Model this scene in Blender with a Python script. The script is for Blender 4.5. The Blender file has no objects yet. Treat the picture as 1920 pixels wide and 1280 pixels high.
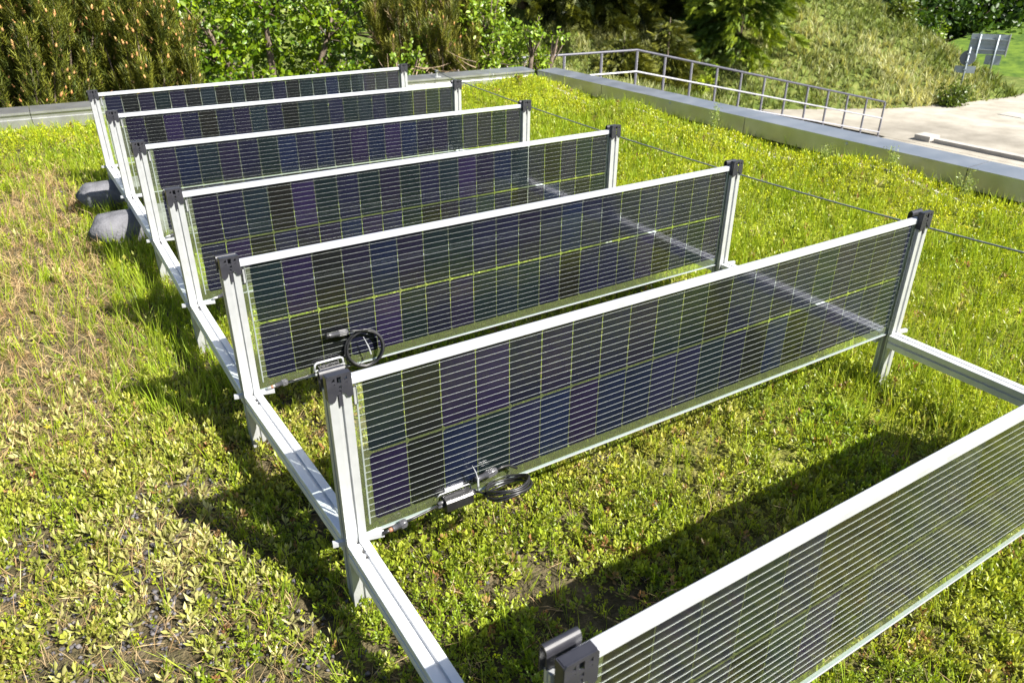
import bpy, math, random
import numpy as np
from mathutils import Vector, Matrix
sc = bpy.context.scene
COL = sc.collection
R = math.radians
rng = np.random.default_rng(7)
random.seed(5)

# ------------------------------------------------------------------ camera, sky, sun, exposure
cam = bpy.data.cameras.new('camera'); camo = bpy.data.objects.new('camera', cam); COL.objects.link(camo)
CP = Vector((-0.3818, -0.4551, 1.0541))
rt = Vector((0.844662, -0.53528, 0.00455)); dn = Vector((-0.244369, -0.393146, -0.886409)); fw = Vector((0.476266, 0.747604, -0.462881))
M = Matrix(((rt.x, -dn.x, -fw.x, CP.x), (rt.y, -dn.y, -fw.y, CP.y), (rt.z, -dn.z, -fw.z, CP.z), (0, 0, 0, 1)))
camo.matrix_world = M
cam.sensor_width = 36; cam.lens = 26.766; cam.clip_start = 0.02; cam.clip_end = 2000
cam.dof.use_dof = True; cam.dof.focus_distance = 2.0; cam.dof.aperture_fstop = 9.0
sc.camera = camo

SUN = Vector((0.315, -0.645, 0.690)).normalized()          # towards the sun
w = bpy.data.worlds.new('World'); sc.world = w; w.use_nodes = True
nt = w.node_tree; bg = nt.nodes['Background']
sky = nt.nodes.new('ShaderNodeTexSky'); sky.sky_type = 'NISHITA'; sky.sun_disc = False
sky.sun_elevation = math.asin(SUN.z); sky.sun_rotation = math.atan2(SUN.x, SUN.y)
nt.links.new(sky.outputs[0], bg.inputs[0]); bg.inputs[1].default_value = 0.058
sl = bpy.data.lights.new('sun', 'SUN'); slo = bpy.data.objects.new('sun', sl); COL.objects.link(slo)
sl.energy = 5.0; sl.angle = R(0.5); sl.color = (1.0, 0.955, 0.88)
slo.rotation_euler = (-SUN).to_track_quat('-Z', 'Y').to_euler(); slo.location = (3, -6, 8)
sc.view_settings.view_transform = 'Standard'; sc.view_settings.look = 'None'
sc.view_settings.gamma = 1; sc.view_settings.use_curve_mapping = False
sc.view_settings.exposure = 1.55
sc.render.engine = 'CYCLES'
sc.cycles.max_bounces = 8; sc.cycles.transparent_max_bounces = 32; sc.cycles.use_denoising = True
sc.cycles.diffuse_bounces = 3; sc.cycles.glossy_bounces = 3; sc.cycles.sample_clamp_indirect = 6

# ------------------------------------------------------------------ helpers
def tag(o, label=None, cat=None, group=None, kind=None):
    if label: o['label'] = label
    if cat: o['category'] = cat
    if group: o['group'] = group
    if kind: o['kind'] = kind
    return o

def empty(name, loc=(0, 0, 0), rot=(0, 0, 0), parent=None):
    o = bpy.data.objects.new(name, None); COL.objects.link(o)
    o.location = loc; o.rotation_euler = rot; o.parent = parent; o.empty_display_size = .05
    return o

class MB:
    def __init__(s): s.v = []; s.f = []
    def add(s, vs, fs):
        n = len(s.v); s.v += [tuple(q) for q in vs]; s.f += [tuple(i + n for i in f) for f in fs]; return s
    def box(s, x0, x1, y0, y1, z0, z1):
        return s.add([(x0, y0, z0), (x1, y0, z0), (x1, y1, z0), (x0, y1, z0), (x0, y0, z1), (x1, y0, z1), (x1, y1, z1), (x0, y1, z1)],
                     [(0, 3, 2, 1), (4, 5, 6, 7), (0, 1, 5, 4), (1, 2, 6, 5), (2, 3, 7, 6), (3, 0, 4, 7)])
    def prism(s, prof, axis, a0, a1):
        """prof: list of 2D points, counter-clockwise seen from +axis"""
        n = len(prof)
        def pt(p, a):
            if axis == 2: return (p[0], p[1], a)
            if axis == 1: return (p[0], a, p[1])
            return (a, p[0], p[1])
        vs = [pt(p, a0) for p in prof] + [pt(p, a1) for p in prof]
        fs = [tuple(range(n - 1, -1, -1)), tuple(range(n, 2 * n))] + [(i, (i + 1) % n, n + (i + 1) % n, n + i) for i in range(n)]
        return s.add(vs, fs)
    def tube(s, path, rad, n=8, cap=True):
        path = [Vector(p) for p in path]; m = len(path)
        rads = rad if hasattr(rad, '__len__') else [rad] * m
        t0 = (path[1] - path[0]).normalized()
        up = Vector((0, 0, 1)) if abs(t0.z) < .9 else Vector((1, 0, 0))
        a = t0.cross(up).normalized(); vs = []
        for i, p in enumerate(path):
            t = (path[min(i + 1, m - 1)] - path[max(i - 1, 0)]).normalized()
            a = (a - t * a.dot(t)).normalized(); b = t.cross(a)
            for k in range(n):
                q = 2 * math.pi * k / n
                vs.append(p + (a * math.cos(q) + b * math.sin(q)) * rads[i])
        fs = [(i * n + k, i * n + (k + 1) % n, (i + 1) * n + (k + 1) % n, (i + 1) * n + k) for i in range(m - 1) for k in range(n)]
        if cap: fs += [tuple(range(n - 1, -1, -1)), tuple(range((m - 1) * n, m * n))]
        return s.add(vs, fs)
    def mesh(s, name, mat, smooth=False):
        me = bpy.data.meshes.new(name); me.from_pydata(s.v, [], s.f); me.validate()
        if mat: me.materials.append(mat)
        if smooth: me.polygons.foreach_set('use_smooth', [True] * len(me.polygons))
        me.update(); return me
    def build(s, name, mat, parent=None, smooth=False, loc=None):
        return link(name, s.mesh(name, mat, smooth), parent, loc)

def link(name, me, parent=None, loc=None):
    o = bpy.data.objects.new(name, me); COL.objects.link(o); o.parent = parent
    if loc is not None: o.location = loc
    return o

def mesh_np(name, V, F, mat, C=None, smooth=False):
    """triangle mesh straight from numpy, with an optional per-vertex colour attribute"""
    me = bpy.data.meshes.new(name); V = np.ascontiguousarray(V, np.float32); F = np.ascontiguousarray(F, np.int32)
    me.vertices.add(len(V)); me.vertices.foreach_set('co', V.ravel())
    me.loops.add(F.size); me.loops.foreach_set('vertex_index', F.ravel())
    me.polygons.add(len(F)); me.polygons.foreach_set('loop_start', np.arange(0, F.size, 3, dtype=np.int32))
    if smooth: me.polygons.foreach_set('use_smooth', np.ones(len(F), bool))
    if C is not None:
        at = me.attributes.new('tint', 'FLOAT_COLOR', 'POINT')
        at.data.foreach_set('color', np.concatenate([C, np.ones((len(C), 1))], 1).astype(np.float32).ravel())
    me.update(calc_edges=True); me.materials.append(mat)
    return me

def rot_from_dir(D, yaw):
    """matrices taking +Z to D, then spun by yaw about it.  D (N,3)"""
    D = D / np.linalg.norm(D, axis=1, keepdims=True)
    ref = np.where(np.abs(D[:, 2:3]) < .95, np.array([[0, 0, 1.]]), np.array([[1., 0, 0]]))
    A = np.cross(ref, D); A /= np.linalg.norm(A, axis=1, keepdims=True); B = np.cross(D, A)
    c, s = np.cos(yaw)[:, None], np.sin(yaw)[:, None]
    return np.stack([A * c + B * s, -A * s + B * c, D], 2)

class Scatter:
    """many small template meshes merged into one mesh"""
    def __init__(s): s.V = []; s.F = []; s.C = []; s.n = 0
    def add(s, T, pos, D, yaw, scale, col, jit=.12):
        V, F, S = T; N = len(pos)
        if N == 0: return
        Rm = rot_from_dir(D, yaw)
        sv = np.asarray(scale); sv = sv[:, None, None] if sv.ndim == 1 else sv[:, None, :]
        W = np.einsum('nij,nkj->nki', Rm, V[None] * sv) + pos[:, None, :]
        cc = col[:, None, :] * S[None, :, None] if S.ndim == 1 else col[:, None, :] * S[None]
        cc = cc * (1 + jit * rng.standard_normal((N, 1, 1)))
        s.V.append(W.reshape(-1, 3)); s.C.append(np.clip(cc, .002, .95).reshape(-1, 3))
        s.F.append((F[None] + (s.n + np.arange(N) * len(V))[:, None, None]).reshape(-1, 3)); s.n += N * len(V)
    def build(s, name, mat, parent=None):
        me = mesh_np(name, np.concatenate(s.V), np.concatenate(s.F), mat, np.concatenate(s.C))
        return link(name, me, parent)

_tab = rng.random((256, 256))
def noise(x, y, f=1.0, o=0):
    x = np.asarray(x, float) * f + 31.7 * o + 1000; y = np.asarray(y, float) * f + 17.3 * o + 1000
    xi, yi = np.floor(x).astype(int), np.floor(y).astype(int); fx, fy = x - xi, y - yi
    fx, fy = fx * fx * (3 - 2 * fx), fy * fy * (3 - 2 * fy)
    g = lambda a, b: _tab[a % 256, b % 256]
    return (g(xi, yi) * (1 - fx) + g(xi + 1, yi) * fx) * (1 - fy) + (g(xi, yi + 1) * (1 - fx) + g(xi + 1, yi + 1) * fx) * fy
def fbm(x, y, f, o=0, n=3): return sum(noise(x, y, f * 2 ** k, o + k) / 2 ** k for k in range(n)) / sum(1 / 2 ** k for k in range(n))

# ------------------------------------------------------------------ materials
def mat(name, col, rough=.6, metal=0., spec=.5, nscale=0, namt=.15, bump=0., bscale=200):
    m = bpy.data.materials.new(name); m.use_nodes = True; t = m.node_tree; b = t.nodes['Principled BSDF']
    b.inputs['Base Color'].default_value = (*col, 1); b.inputs['Roughness'].default_value = rough
    b.inputs['Metallic'].default_value = metal; b.inputs['Specular IOR Level'].default_value = spec
    tc = t.nodes.new('ShaderNodeTexCoord')
    if nscale:
        nz = t.nodes.new('ShaderNodeTexNoise'); nz.inputs['Scale'].default_value = nscale; nz.inputs['Detail'].default_value = 6
        t.links.new(tc.outputs['Object'], nz.inputs['Vector'])
        mr = t.nodes.new('ShaderNodeMapRange'); mr.inputs[1].default_value = .3; mr.inputs[2].default_value = .7
        mr.inputs[3].default_value = 1 - namt; mr.inputs[4].default_value = 1 + namt
        t.links.new(nz.outputs['Fac'], mr.inputs[0])
        mx = t.nodes.new('ShaderNodeMix'); mx.data_type = 'RGBA'; mx.blend_type = 'MULTIPLY'; mx.inputs[0].default_value = 1
        mx.inputs[6].default_value = (*col, 1); t.links.new(mr.outputs[0], mx.inputs[7]); t.links.new(mx.outputs[2], b.inputs['Base Color'])
        mr2 = t.nodes.new('ShaderNodeMapRange'); mr2.inputs[1].default_value = .3; mr2.inputs[2].default_value = .7
        mr2.inputs[3].default_value = rough * .85; mr2.inputs[4].default_value = min(1, rough * 1.2)
        t.links.new(nz.outputs['Fac'], mr2.inputs[0]); t.links.new(mr2.outputs[0], b.inputs['Roughness'])
    if bump:
        n2 = t.nodes.new('ShaderNodeTexNoise'); n2.inputs['Scale'].default_value = bscale; n2.inputs['Detail'].default_value = 4
        t.links.new(tc.outputs['Object'], n2.inputs['Vector'])
        bp = t.nodes.new('ShaderNodeBump'); bp.inputs['Strength'].default_value = bump; bp.inputs['Distance'].default_value = .01
        t.links.new(n2.outputs['Fac'], bp.inputs['Height']); t.links.new(bp.outputs[0], b.inputs['Normal'])
    return m

def leaf_mat(name, trans=.35, rough=.5, spec=.35):
    m = bpy.data.materials.new(name); m.use_nodes = True; t = m.node_tree; b = t.nodes['Principled BSDF']
    at = t.nodes.new('ShaderNodeAttribute'); at.attribute_name = 'tint'
    b.inputs['Roughness'].default_value = rough; b.inputs['Specular IOR Level'].default_value = spec
    t.links.new(at.outputs['Color'], b.inputs['Base Color'])
    if trans:
        tr = t.nodes.new('ShaderNodeBsdfTranslucent')
        hs = t.nodes.new('ShaderNodeMix'); hs.data_type = 'RGBA'; hs.blend_type = 'MULTIPLY'; hs.inputs[0].default_value = 1
        hs.inputs[7].default_value = (1.25, 1.15, .55, 1)
        t.links.new(at.outputs['Color'], hs.inputs[6]); t.links.new(hs.outputs[2], tr.inputs['Color'])
        ms = t.nodes.new('ShaderNodeMixShader'); ms.inputs[0].default_value = trans
        t.links.new(b.outputs[0], ms.inputs[1]); t.links.new(tr.outputs[0], ms.inputs[2])
        t.links.new(ms.outputs[0], t.nodes['Material Output'].inputs['Surface'])
    return m

ALU = mat('anodised_aluminium', (.44, .45, .455), .38, .45, .5, 30, .05)
RAILALU = mat('rail_aluminium', (.62, .63, .64), .36, .3, .5, 30, .05)
ALUTOP = mat('white_aluminium', (.40, .41, .43), .40, .25, .5, 25, .05)
SHEET = mat('zinc_sheet', (.40, .405, .41), .34, .78, .5, 6, .12, .05, 3)
CAPM = mat('dark_grey_plastic', (.022, .022, .028), .42, 0, .5, 60, .1)
BLACK = mat('black_rubber', (.012, .012, .013), .38, 0, .5, 80, .2)
CONN = mat('connector_plastic', (.05, .05, .055), .3, 0, .6, 80, .2)
METAL = mat('tin_ribbon', (.42, .43, .43), .38, .5, .5, 40, .1)
WIREM = mat('tinned_wire', (.50, .50, .50), .38, .3, .5)
COPPER = mat('copper_tip', (.30, .13, .08), .5, .3)
STEEL = mat('steel_cable', (.20, .21, .22), .5, .5, .5, 90, .2)
RAILG = mat('galvanised_rail', (.34, .34, .37), .45, .4, .5, 20, .12)
RAILD = mat('dark_handrail', (.075, .075, .095), .45, .3, .5, 20, .12)
BAG = mat('geotextile_bag', (.115, .115, .125), .9, 0, .2, 14, .35, .6, 90)
CONC = mat('concrete', (.32, .30, .27), .85, 0, .3, 2.5, .18, .2, 30)
BARK = mat('bark', (.13, .10, .075), .9, 0, .2, 12, .4, .8, 40)
SIGNB = mat('sign_back', (.24, .28, .30), .5, .4, .5, 4, .12)
SIGND = mat('sign_back_dark', (.10, .12, .14), .5, .3, .5, 4, .12)
PLASTER = mat('white_plaster', (.78, .76, .72), .9, 0, .2, 1.5, .08)
ROOFM = mat('roof_tiles', (.16, .15, .16), .8, 0, .3, 3, .2)
PANE = mat('window_pane', (.03, .04, .05), .08, 0, .8)
LEAF = leaf_mat('leaf', .36, .40, .5)
NEEDLE = leaf_mat('needle', .18, .55, .3)
GRASSM = leaf_mat('grass_blade', .40, .5, .3)
BUDM = leaf_mat('pine_bud', .1, .7, .2)
STONEM = leaf_mat('lava_pebble', 0, .9, .2)

def glass_mat():
    m = bpy.data.materials.new('module_glass'); m.use_nodes = True; t = m.node_tree
    t.nodes.remove(t.nodes['Principled BSDF'])
    tr = t.nodes.new('ShaderNodeBsdfTransparent'); tr.inputs[0].default_value = (.93, .97, .94, 1)
    gl = t.nodes.new('ShaderNodeBsdfGlossy'); gl.inputs['Roughness'].default_value = .085; gl.inputs[0].default_value = (.95, .95, 1, 1)
    fr = t.nodes.new('ShaderNodeFresnel'); fr.inputs[0].default_value = 1.7
    ms = t.nodes.new('ShaderNodeMixShader')
    ge = t.nodes.new('ShaderNodeNewGeometry'); inv = t.nodes.new('ShaderNodeMath'); inv.operation = 'SUBTRACT'; inv.inputs[0].default_value = 1
    t.links.new(ge.outputs['Backfacing'], inv.inputs[1]); mu = t.nodes.new('ShaderNodeMath'); mu.operation = 'MULTIPLY'
    t.links.new(fr.outputs[0], mu.inputs[0]); t.links.new(inv.outputs[0], mu.inputs[1]); t.links.new(mu.outputs[0], ms.inputs[0]); t.links.new(tr.outputs[0], ms.inputs[1]); t.links.new(gl.outputs[0], ms.inputs[2])
    t.links.new(ms.outputs[0], t.nodes['Material Output'].inputs['Surface'])
    return m
GLASS = glass_mat()

def cell_mat():
    m = bpy.data.materials.new('silicon_cell'); m.use_nodes = True; t = m.node_tree; b = t.nodes['Principled BSDF']
    oi = t.nodes.new('ShaderNodeObjectInfo'); tc = t.nodes.new('ShaderNodeTexCoord')
    nz = t.nodes.new('ShaderNodeTexNoise'); nz.inputs['Scale'].default_value = 9; nz.inputs['Detail'].default_value = 2
    t.links.new(tc.outputs['Object'], nz.inputs['Vector'])
    # printed contact fingers, fine pale lines across the cell
    sp = t.nodes.new('ShaderNodeSeparateXYZ'); t.links.new(tc.outputs['Object'], sp.inputs[0])
    wv = t.nodes.new('ShaderNodeMath'); wv.operation = 'MULTIPLY'; wv.inputs[1].default_value = 700; t.links.new(sp.outputs[0], wv.inputs[0])
    fr = t.nodes.new('ShaderNodeMath'); fr.operation = 'FRACT'; t.links.new(wv.outputs[0], fr.inputs[0])
    ls = t.nodes.new('ShaderNodeMath'); ls.operation = 'LESS_THAN'; ls.inputs[1].default_value = .06; t.links.new(fr.outputs[0], ls.inputs[0])
    mr = t.nodes.new('ShaderNodeMapRange'); mr.inputs[1].default_value = .3; mr.inputs[2].default_value = .7; mr.inputs[3].default_value = .8; mr.inputs[4].default_value = 1.25
    t.links.new(nz.outputs['Fac'], mr.inputs[0])
    mx = t.nodes.new('ShaderNodeMix'); mx.data_type = 'RGBA'; mx.blend_type = 'MULTIPLY'; mx.inputs[0].default_value = 1
    t.links.new(oi.outputs['Color'], mx.inputs[6]); t.links.new(mr.outputs[0], mx.inputs[7])
    m2 = t.nodes.new('ShaderNodeMix'); m2.data_type = 'RGBA'; m2.inputs[7].default_value = (.035, .035, .04, 1)
    t.links.new(ls.outputs[0], m2.inputs[0]); t.links.new(mx.outputs[2], m2.inputs[6]); t.links.new(m2.outputs[2], b.inputs['Base Color'])
    b.inputs['Roughness'].default_value = .35; b.inputs['Specular IOR Level'].default_value = .25
    return m
CELL = cell_mat()
def film_mat():
    m = bpy.data.materials.new('encapsulant_lawn_haze'); m.use_nodes = True; t = m.node_tree; t.nodes.remove(t.nodes['Principled BSDF'])
    tr = t.nodes.new('ShaderNodeBsdfTransparent'); df = t.nodes.new('ShaderNodeBsdfDiffuse'); df.inputs[0].default_value = (.62, .66, .34, 1)  # yellow-green haze of the sunlit lawn put into the encapsulant's colour
    ms = t.nodes.new('ShaderNodeMixShader'); ms.inputs[0].default_value = .085
    t.links.new(tr.outputs[0], ms.inputs[1]); t.links.new(df.outputs[0], ms.inputs[2]); t.links.new(ms.outputs[0], t.nodes['Material Output'].inputs['Surface']); return m
FILM = film_mat()

def ramp_mat(name, cols, scale, rough=.9, bump=.4, bscale=60, detail=8, second=None):
    """ground-type material: noise through a colour ramp"""
    m = bpy.data.materials.new(name); m.use_nodes = True; t = m.node_tree; b = t.nodes['Principled BSDF']
    tc = t.nodes.new('ShaderNodeTexCoord'); nz = t.nodes.new('ShaderNodeTexNoise')
    nz.inputs['Scale'].default_value = scale; nz.inputs['Detail'].default_value = detail; nz.inputs['Roughness'].default_value = .65
    t.links.new(tc.outputs['Object'], nz.inputs['Vector'])
    cr = t.nodes.new('ShaderNodeValToRGB'); e = cr.color_ramp.elements
    while len(e) < len(cols): e.new(.5)
    for i, (p_, c_) in enumerate(cols): e[i].position = p_; e[i].color = (*c_, 1)
    t.links.new(nz.outputs['Fac'], cr.inputs[0]); out = cr.outputs[0]
    if second:
        n3 = t.nodes.new('ShaderNodeTexNoise'); n3.inputs['Scale'].default_value = second; n3.inputs['Detail'].default_value = 3
        t.links.new(tc.outputs['Object'], n3.inputs['Vector'])
        mr = t.nodes.new('ShaderNodeMapRange'); mr.inputs[1].default_value = .3; mr.inputs[2].default_value = .7; mr.inputs[3].default_value = .7; mr.inputs[4].default_value = 1.3
        t.links.new(n3.outputs['Fac'], mr.inputs[0])
        mx = t.nodes.new('ShaderNodeMix'); mx.data_type = 'RGBA'; mx.blend_type = 'MULTIPLY'; mx.inputs[0].default_value = 1
        t.links.new(out, mx.inputs[6]); t.links.new(mr.outputs[0], mx.inputs[7]); out = mx.outputs[2]
    t.links.new(out, b.inputs['Base Color']); b.inputs['Roughness'].default_value = rough; b.inputs['Specular IOR Level'].default_value = .2
    n2 = t.nodes.new('ShaderNodeTexNoise'); n2.inputs['Scale'].default_value = bscale; n2.inputs['Detail'].default_value = 6
    t.links.new(tc.outputs['Object'], n2.inputs['Vector'])
    bp = t.nodes.new('ShaderNodeBump'); bp.inputs['Strength'].default_value = bump; bp.inputs['Distance'].default_value = .02
    t.links.new(n2.outputs['Fac'], bp.inputs['Height']); t.links.new(bp.outputs[0], b.inputs['Normal'])
    return m
def soil_mat():
    m = ramp_mat('roof_substrate', [(.30, (.45, .42, .40)), (.48, (.9, .9, .9)), (.60, (1.5, 1.4, 1.5)), (.75, (1.2, 1.2, 1.9))], 26, .95, .8, 120, second=3)
    t = m.node_tree; b = t.nodes['Principled BSDF']; src = b.inputs['Base Color'].links[0].from_socket
    at = t.nodes.new('ShaderNodeAttribute'); at.attribute_name = 'tint'; mx = t.nodes.new('ShaderNodeMix'); mx.data_type = 'RGBA'; mx.blend_type = 'MULTIPLY'; mx.inputs[0].default_value = 1
    t.links.new(src, mx.inputs[6]); t.links.new(at.outputs['Color'], mx.inputs[7]); t.links.new(mx.outputs[2], b.inputs['Base Color']); return m
SOIL = soil_mat()
LAWN = ramp_mat('lawn', [(.35, (.05, .075, .012)), (.55, (.10, .125, .025)), (.75, (.20, .20, .06))], 3.0, .95, .5, 20, second=.25)
FARLAWN = ramp_mat('far_lawn', [(.35, (.035, .075, .010)), (.65, (.11, .17, .018))], 2.5, .95, .4, 10)
PAVE = ramp_mat('pale_paving', [(.35, (.21, .19, .155)), (.65, (.30, .275, .23))], 1.6, .9, .12, 40, second=.2)
ASPH = ramp_mat('worn_asphalt', [(.35, (.15, .137, .125)), (.65, (.205, .19, .175))], 3.5, .9, .15, 60, second=.3)

# ------------------------------------------------------------------ setting: ground, terrain, road
tag(MB().add([(-600, -600, -3.66), (600, -600, -3.66), (600, 600, -3.66), (-600, 600, -3.66)], [(0, 1, 2, 3)]).build('ground', FARLAWN), kind='structure')

FOOT = np.array([(4., 23.), (12., 21.), (16.6, 17.6), (19.1, 15.97), (21.2, 14.8), (23.3, 13.7), (27., 13.1), (28.9, 12.95)])
def base_z(x): return np.interp(x, [10.5, 19.0], [-1.8, -3.6])
def hill_h(x, y):
    x = np.asarray(x, float); y = np.asarray(y, float)
    A = 1e9 * np.ones_like(x); 
    yf = np.interp(x, FOOT[:, 0], FOOT[:, 1]); sl_ = np.gradient(FOOT[:, 1], FOOT[:, 0]); s = np.interp(x, FOOT[:, 0], sl_)
    A = (y - yf) / np.sqrt(1 + s * s)
    B = -((x - 28.9) * .90 - (y - 12.95) * .43)
    k = .6; h = np.clip(.5 + .5 * (B - A) / k, 0, 1); D = B * (1 - h) + A * h - k * h * (1 - h) * .5
    D = np.clip(D, 0, None)
    return np.minimum(.64 * D, 2.2 + .18 * D) * (1 + .12 * (fbm(x, y, .5, 3) - .5))
def terrain_z(x, y): return base_z(x) + hill_h(x, y) + .05 * (fbm(x, y, .9, 9) - .5)
xs = np.concatenate([np.arange(-40, 4, 2.), np.arange(4, 34, .35), np.arange(34, 70, 2.)]); ys = np.concatenate([np.arange(12.45, 30, .35), np.arange(30, 80, 2.)])
X, Yg = np.meshgrid(xs, ys); Z = terrain_z(X, Yg)
nx, ny = len(xs), len(ys); idx = np.arange(nx * ny).reshape(ny, nx)
q = np.stack([idx[:-1, :-1], idx[:-1, 1:], idx[1:, 1:], idx[1:, :-1]], -1).reshape(-1, 4)
tri = np.concatenate([q[:, [0, 1, 2]], q[:, [0, 2, 3]]])
tag(link('embankment', mesh_np('embankment', np.stack([X, Yg, Z], -1).reshape(-1, 3), tri, LAWN, None, True)), kind='structure')
# garden ground between the building and the railing wall
tag(MB().box(-40, 7.4, 6.50, 12.28, -3.7, -1.85).build('garden_bed', LAWN), kind='structure')

# paved yard draped on the ramp, its edge along the foot of the embankment
def sheet(name, poly_fn, xs, matl, dz, n=14):
    V = []; F = []
    for x in xs:
        y0, y1 = poly_fn(x)
        for k in range(n + 1):
            y = y0 + (y1 - y0) * k / n; V.append((x, y, float(base_z(x)) + dz))
    for i in range(len(xs) - 1):
        for k in range(n): a = i * (n + 1) + k; F.append((a, a + n + 1, a + n + 2, a + 1))
    return tag(MB().add(V, F).build(name, matl), kind='structure')
sheet('road', lambda x: (-30, float(np.interp(x, FOOT[:, 0], FOOT[:, 1])) + .12 + .25 * float(noise(x, 0, .8))), list(np.arange(19.2, 29, .4)) + [28.9, 32, 40, 60], PAVE, .10)
sheet('ramp', lambda x: (12.5, min(16.2, 12.55 + (x - 14.0) * .70)), list(np.arange(14.2, 19.3, .4)), PAVE, .10)
tag(MB().add([(4.4, -30, -3.504), (19.22, -30, -3.504), (19.22, 11.64, -3.504), (4.4, 11.9, -3.504)], [(0, 1, 2, 3)]).build('yard', PAVE), kind='structure')
MBr = MB().add([(20.4, -30, -3.494), (60, -30, -3.494), (60, 10.6, -3.494), (26.5, 10.9, -3.494), (23.0, 9.2, -3.494), (20.4, 8.6, -3.494)], [(0, 1, 2, 3, 4, 5)])
tag(MBr.build('asphalt_road', ASPH), kind='structure')

# ------------------------------------------------------------------ building under the roof, green roof surface, parapet
tag(MB().box(-14, 4.20, -14, 6.24, -3.7, -.32).build('building_wall', CONC), kind='structure')

def roof_z(x, y):
    x = np.asarray(x, float); y = np.asarray(y, float)
    z = -.192 + .022 * (fbm(x, y, 2.2, 1) - .5)
    def bump(cx, cy, rx, ry, h): return h * np.exp(-((x - cx) / rx) ** 2 - ((y - cy) / ry) ** 2)
    z = z + bump(3.58, 5.5, .34, .40, .135) + bump(3.68, 4.25, .24, .32, .095) + bump(3.66, 3.35, .26, .26, .06) + bump(3.76, 2.15, .26, .36, .095) + bump(3.70, 1.25, .25, .25, .05)
    z = z + bump(-.6, 5.6, .5, .35, .05) + bump(2.8, 5.6, .6, .3, .045)
    return z - .03 * np.clip((x - 3.82) / .15, 0, 1)
xs = np.arange(-6, 4.04, .05); ys = np.arange(-5, 6.21, .05); X, Yg = np.meshgrid(xs, ys); nx, ny = len(xs), len(ys)
idx = np.arange(nx * ny).reshape(ny, nx); q = np.stack([idx[:-1, :-1], idx[:-1, 1:], idx[1:, 1:], idx[1:, :-1]], -1).reshape(-1, 4)
tri = np.concatenate([q[:, [0, 1, 2]], q[:, [0, 2, 3]]])
tag(link('roof_substrate', mesh_np('roof_substrate', np.stack([X, Yg, roof_z(X, Yg)], -1).reshape(-1, 3), tri, SOIL, np.stack([*(lambda m_: ((1 - m_) * .085 + m_ * .22, (1 - m_) * .072 + m_ * .265, (1 - m_) * .036 + m_ * .012))(np.clip(np.clip((X - .55) / 1.2, 0, 1) + np.clip((Yg - 2.2) / 2.0, 0, 1) * .6 * (X > -.1), 0, 1) * np.clip(1.35 - 1.1 * fbm(X, Yg, 2.4, 55), 0, 1)) ], -1).reshape(-1, 3), True)), kind='structure')

# metal parapet on the right: coping sections with joints, fascia, rivets
ZT = -.040
pr = empty('parapet', (4.13, 2, -.3)); tag(pr, 'long grey sheet metal parapet along the road side of the green roof', 'parapet')
def parapet_child(mb, name, m=SHEET):
    o = mb.build(name, m); o.parent = pr; o.location = -pr.location; return o
cuts = [-5, -1.6, .1, 1.735, 3.36, 5.01, 6.02]
for i in range(len(cuts) - 1):
    a, b_ = cuts[i] + .0025, cuts[i + 1] - .0025
    prof = [(4.020, -.155), (4.024, -.155), (4.024, ZT - .004), (4.236, ZT + .004), (4.236, -.13), (4.240, -.13), (4.240, ZT + .008), (4.020, ZT)]
    parapet_child(MB().prism([(p_[0], p_[1]) for p_ in prof][::-1], 1, a, b_), 'coping')
    for yy in (a + .78, ):
        parapet_child(MB().tube([(4.021, yy, -.062), (4.014, yy, -.062)], [.011, .008], 12), 'rivet', METAL)
parapet_child(MB().box(4.06, 4.20, -5, 6.1, -.32, -.06), 'upstand', BLACK)
# far parapet
pf = empty('parapet', (2, 6.1, -.3)); tag(pf, 'pale sheet metal parapet behind the farthest panel row', 'parapet')
ang = math.atan2(6.035 - 6.185, 4.46)
pf.rotation_euler = (0, 0, ang); pf.location = (-.5, 6.185, 0)
cutx = [-6, -2.2, .2, 2.35, 3.43, 4.50]
for i in range(len(cutx) - 1):
    a, b_ = cutx[i] + .002, cutx[i + 1] - .002
    prof = [(0, -.17), (0, -.092), (.010, -.088), (.010, -.060), (-.004, -.056), (-.004, ZT), (.215, ZT + .008), (.215, -.13), (.210, -.13), (.210, ZT + .003), (.016, ZT - .006), (.016, -.17)]
    MB().prism([(p_[0], p_[1]) for p_ in prof][::-1], 0, a, b_).build('coping', SHEET, pf)
    MB().tube([(a + .6, -.006, -.050), (a + .6, -.012, -.050)], [.010, .007], 12).build('rivet', METAL, pf)
MB().box(-6, 4.49, .03, .2, -.32, -.06).build('upstand', BLACK, pf)

# lifeline wire and its little post on the far parapet
lw = [(2.975, 6.12, .012)] + [(2.96, y, .35 * 0 - .088 + .0068 * (y - 2.4) ** 2 * (1.0 if y > 2.4 else 2.0)) for y in np.linspace(5.9, -3, 40)]
wl = MB().tube(lw, .0042, 6).build('lifeline_wire', STEEL, smooth=True)
tag(wl, 'thin dark steel wire strung low over the grass beyond the panels', 'wire')
an = empty('wire_anchor', (2.975, 6.13, -.04)); tag(an, 'small metal anchor post holding the wire on the far parapet', 'anchor')
MB().tube([(0, 0, .0), (0, 0, .05)], .008, 10).build('stem', METAL, an)
MB().tube([(0, -.012, .052), (0, .012, .052)], .012, 12).build('eyelet', STEEL, an)
MB().box(-.03, .03, -.03, .03, .003, .007).build('base_plate', METAL, an)

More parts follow.
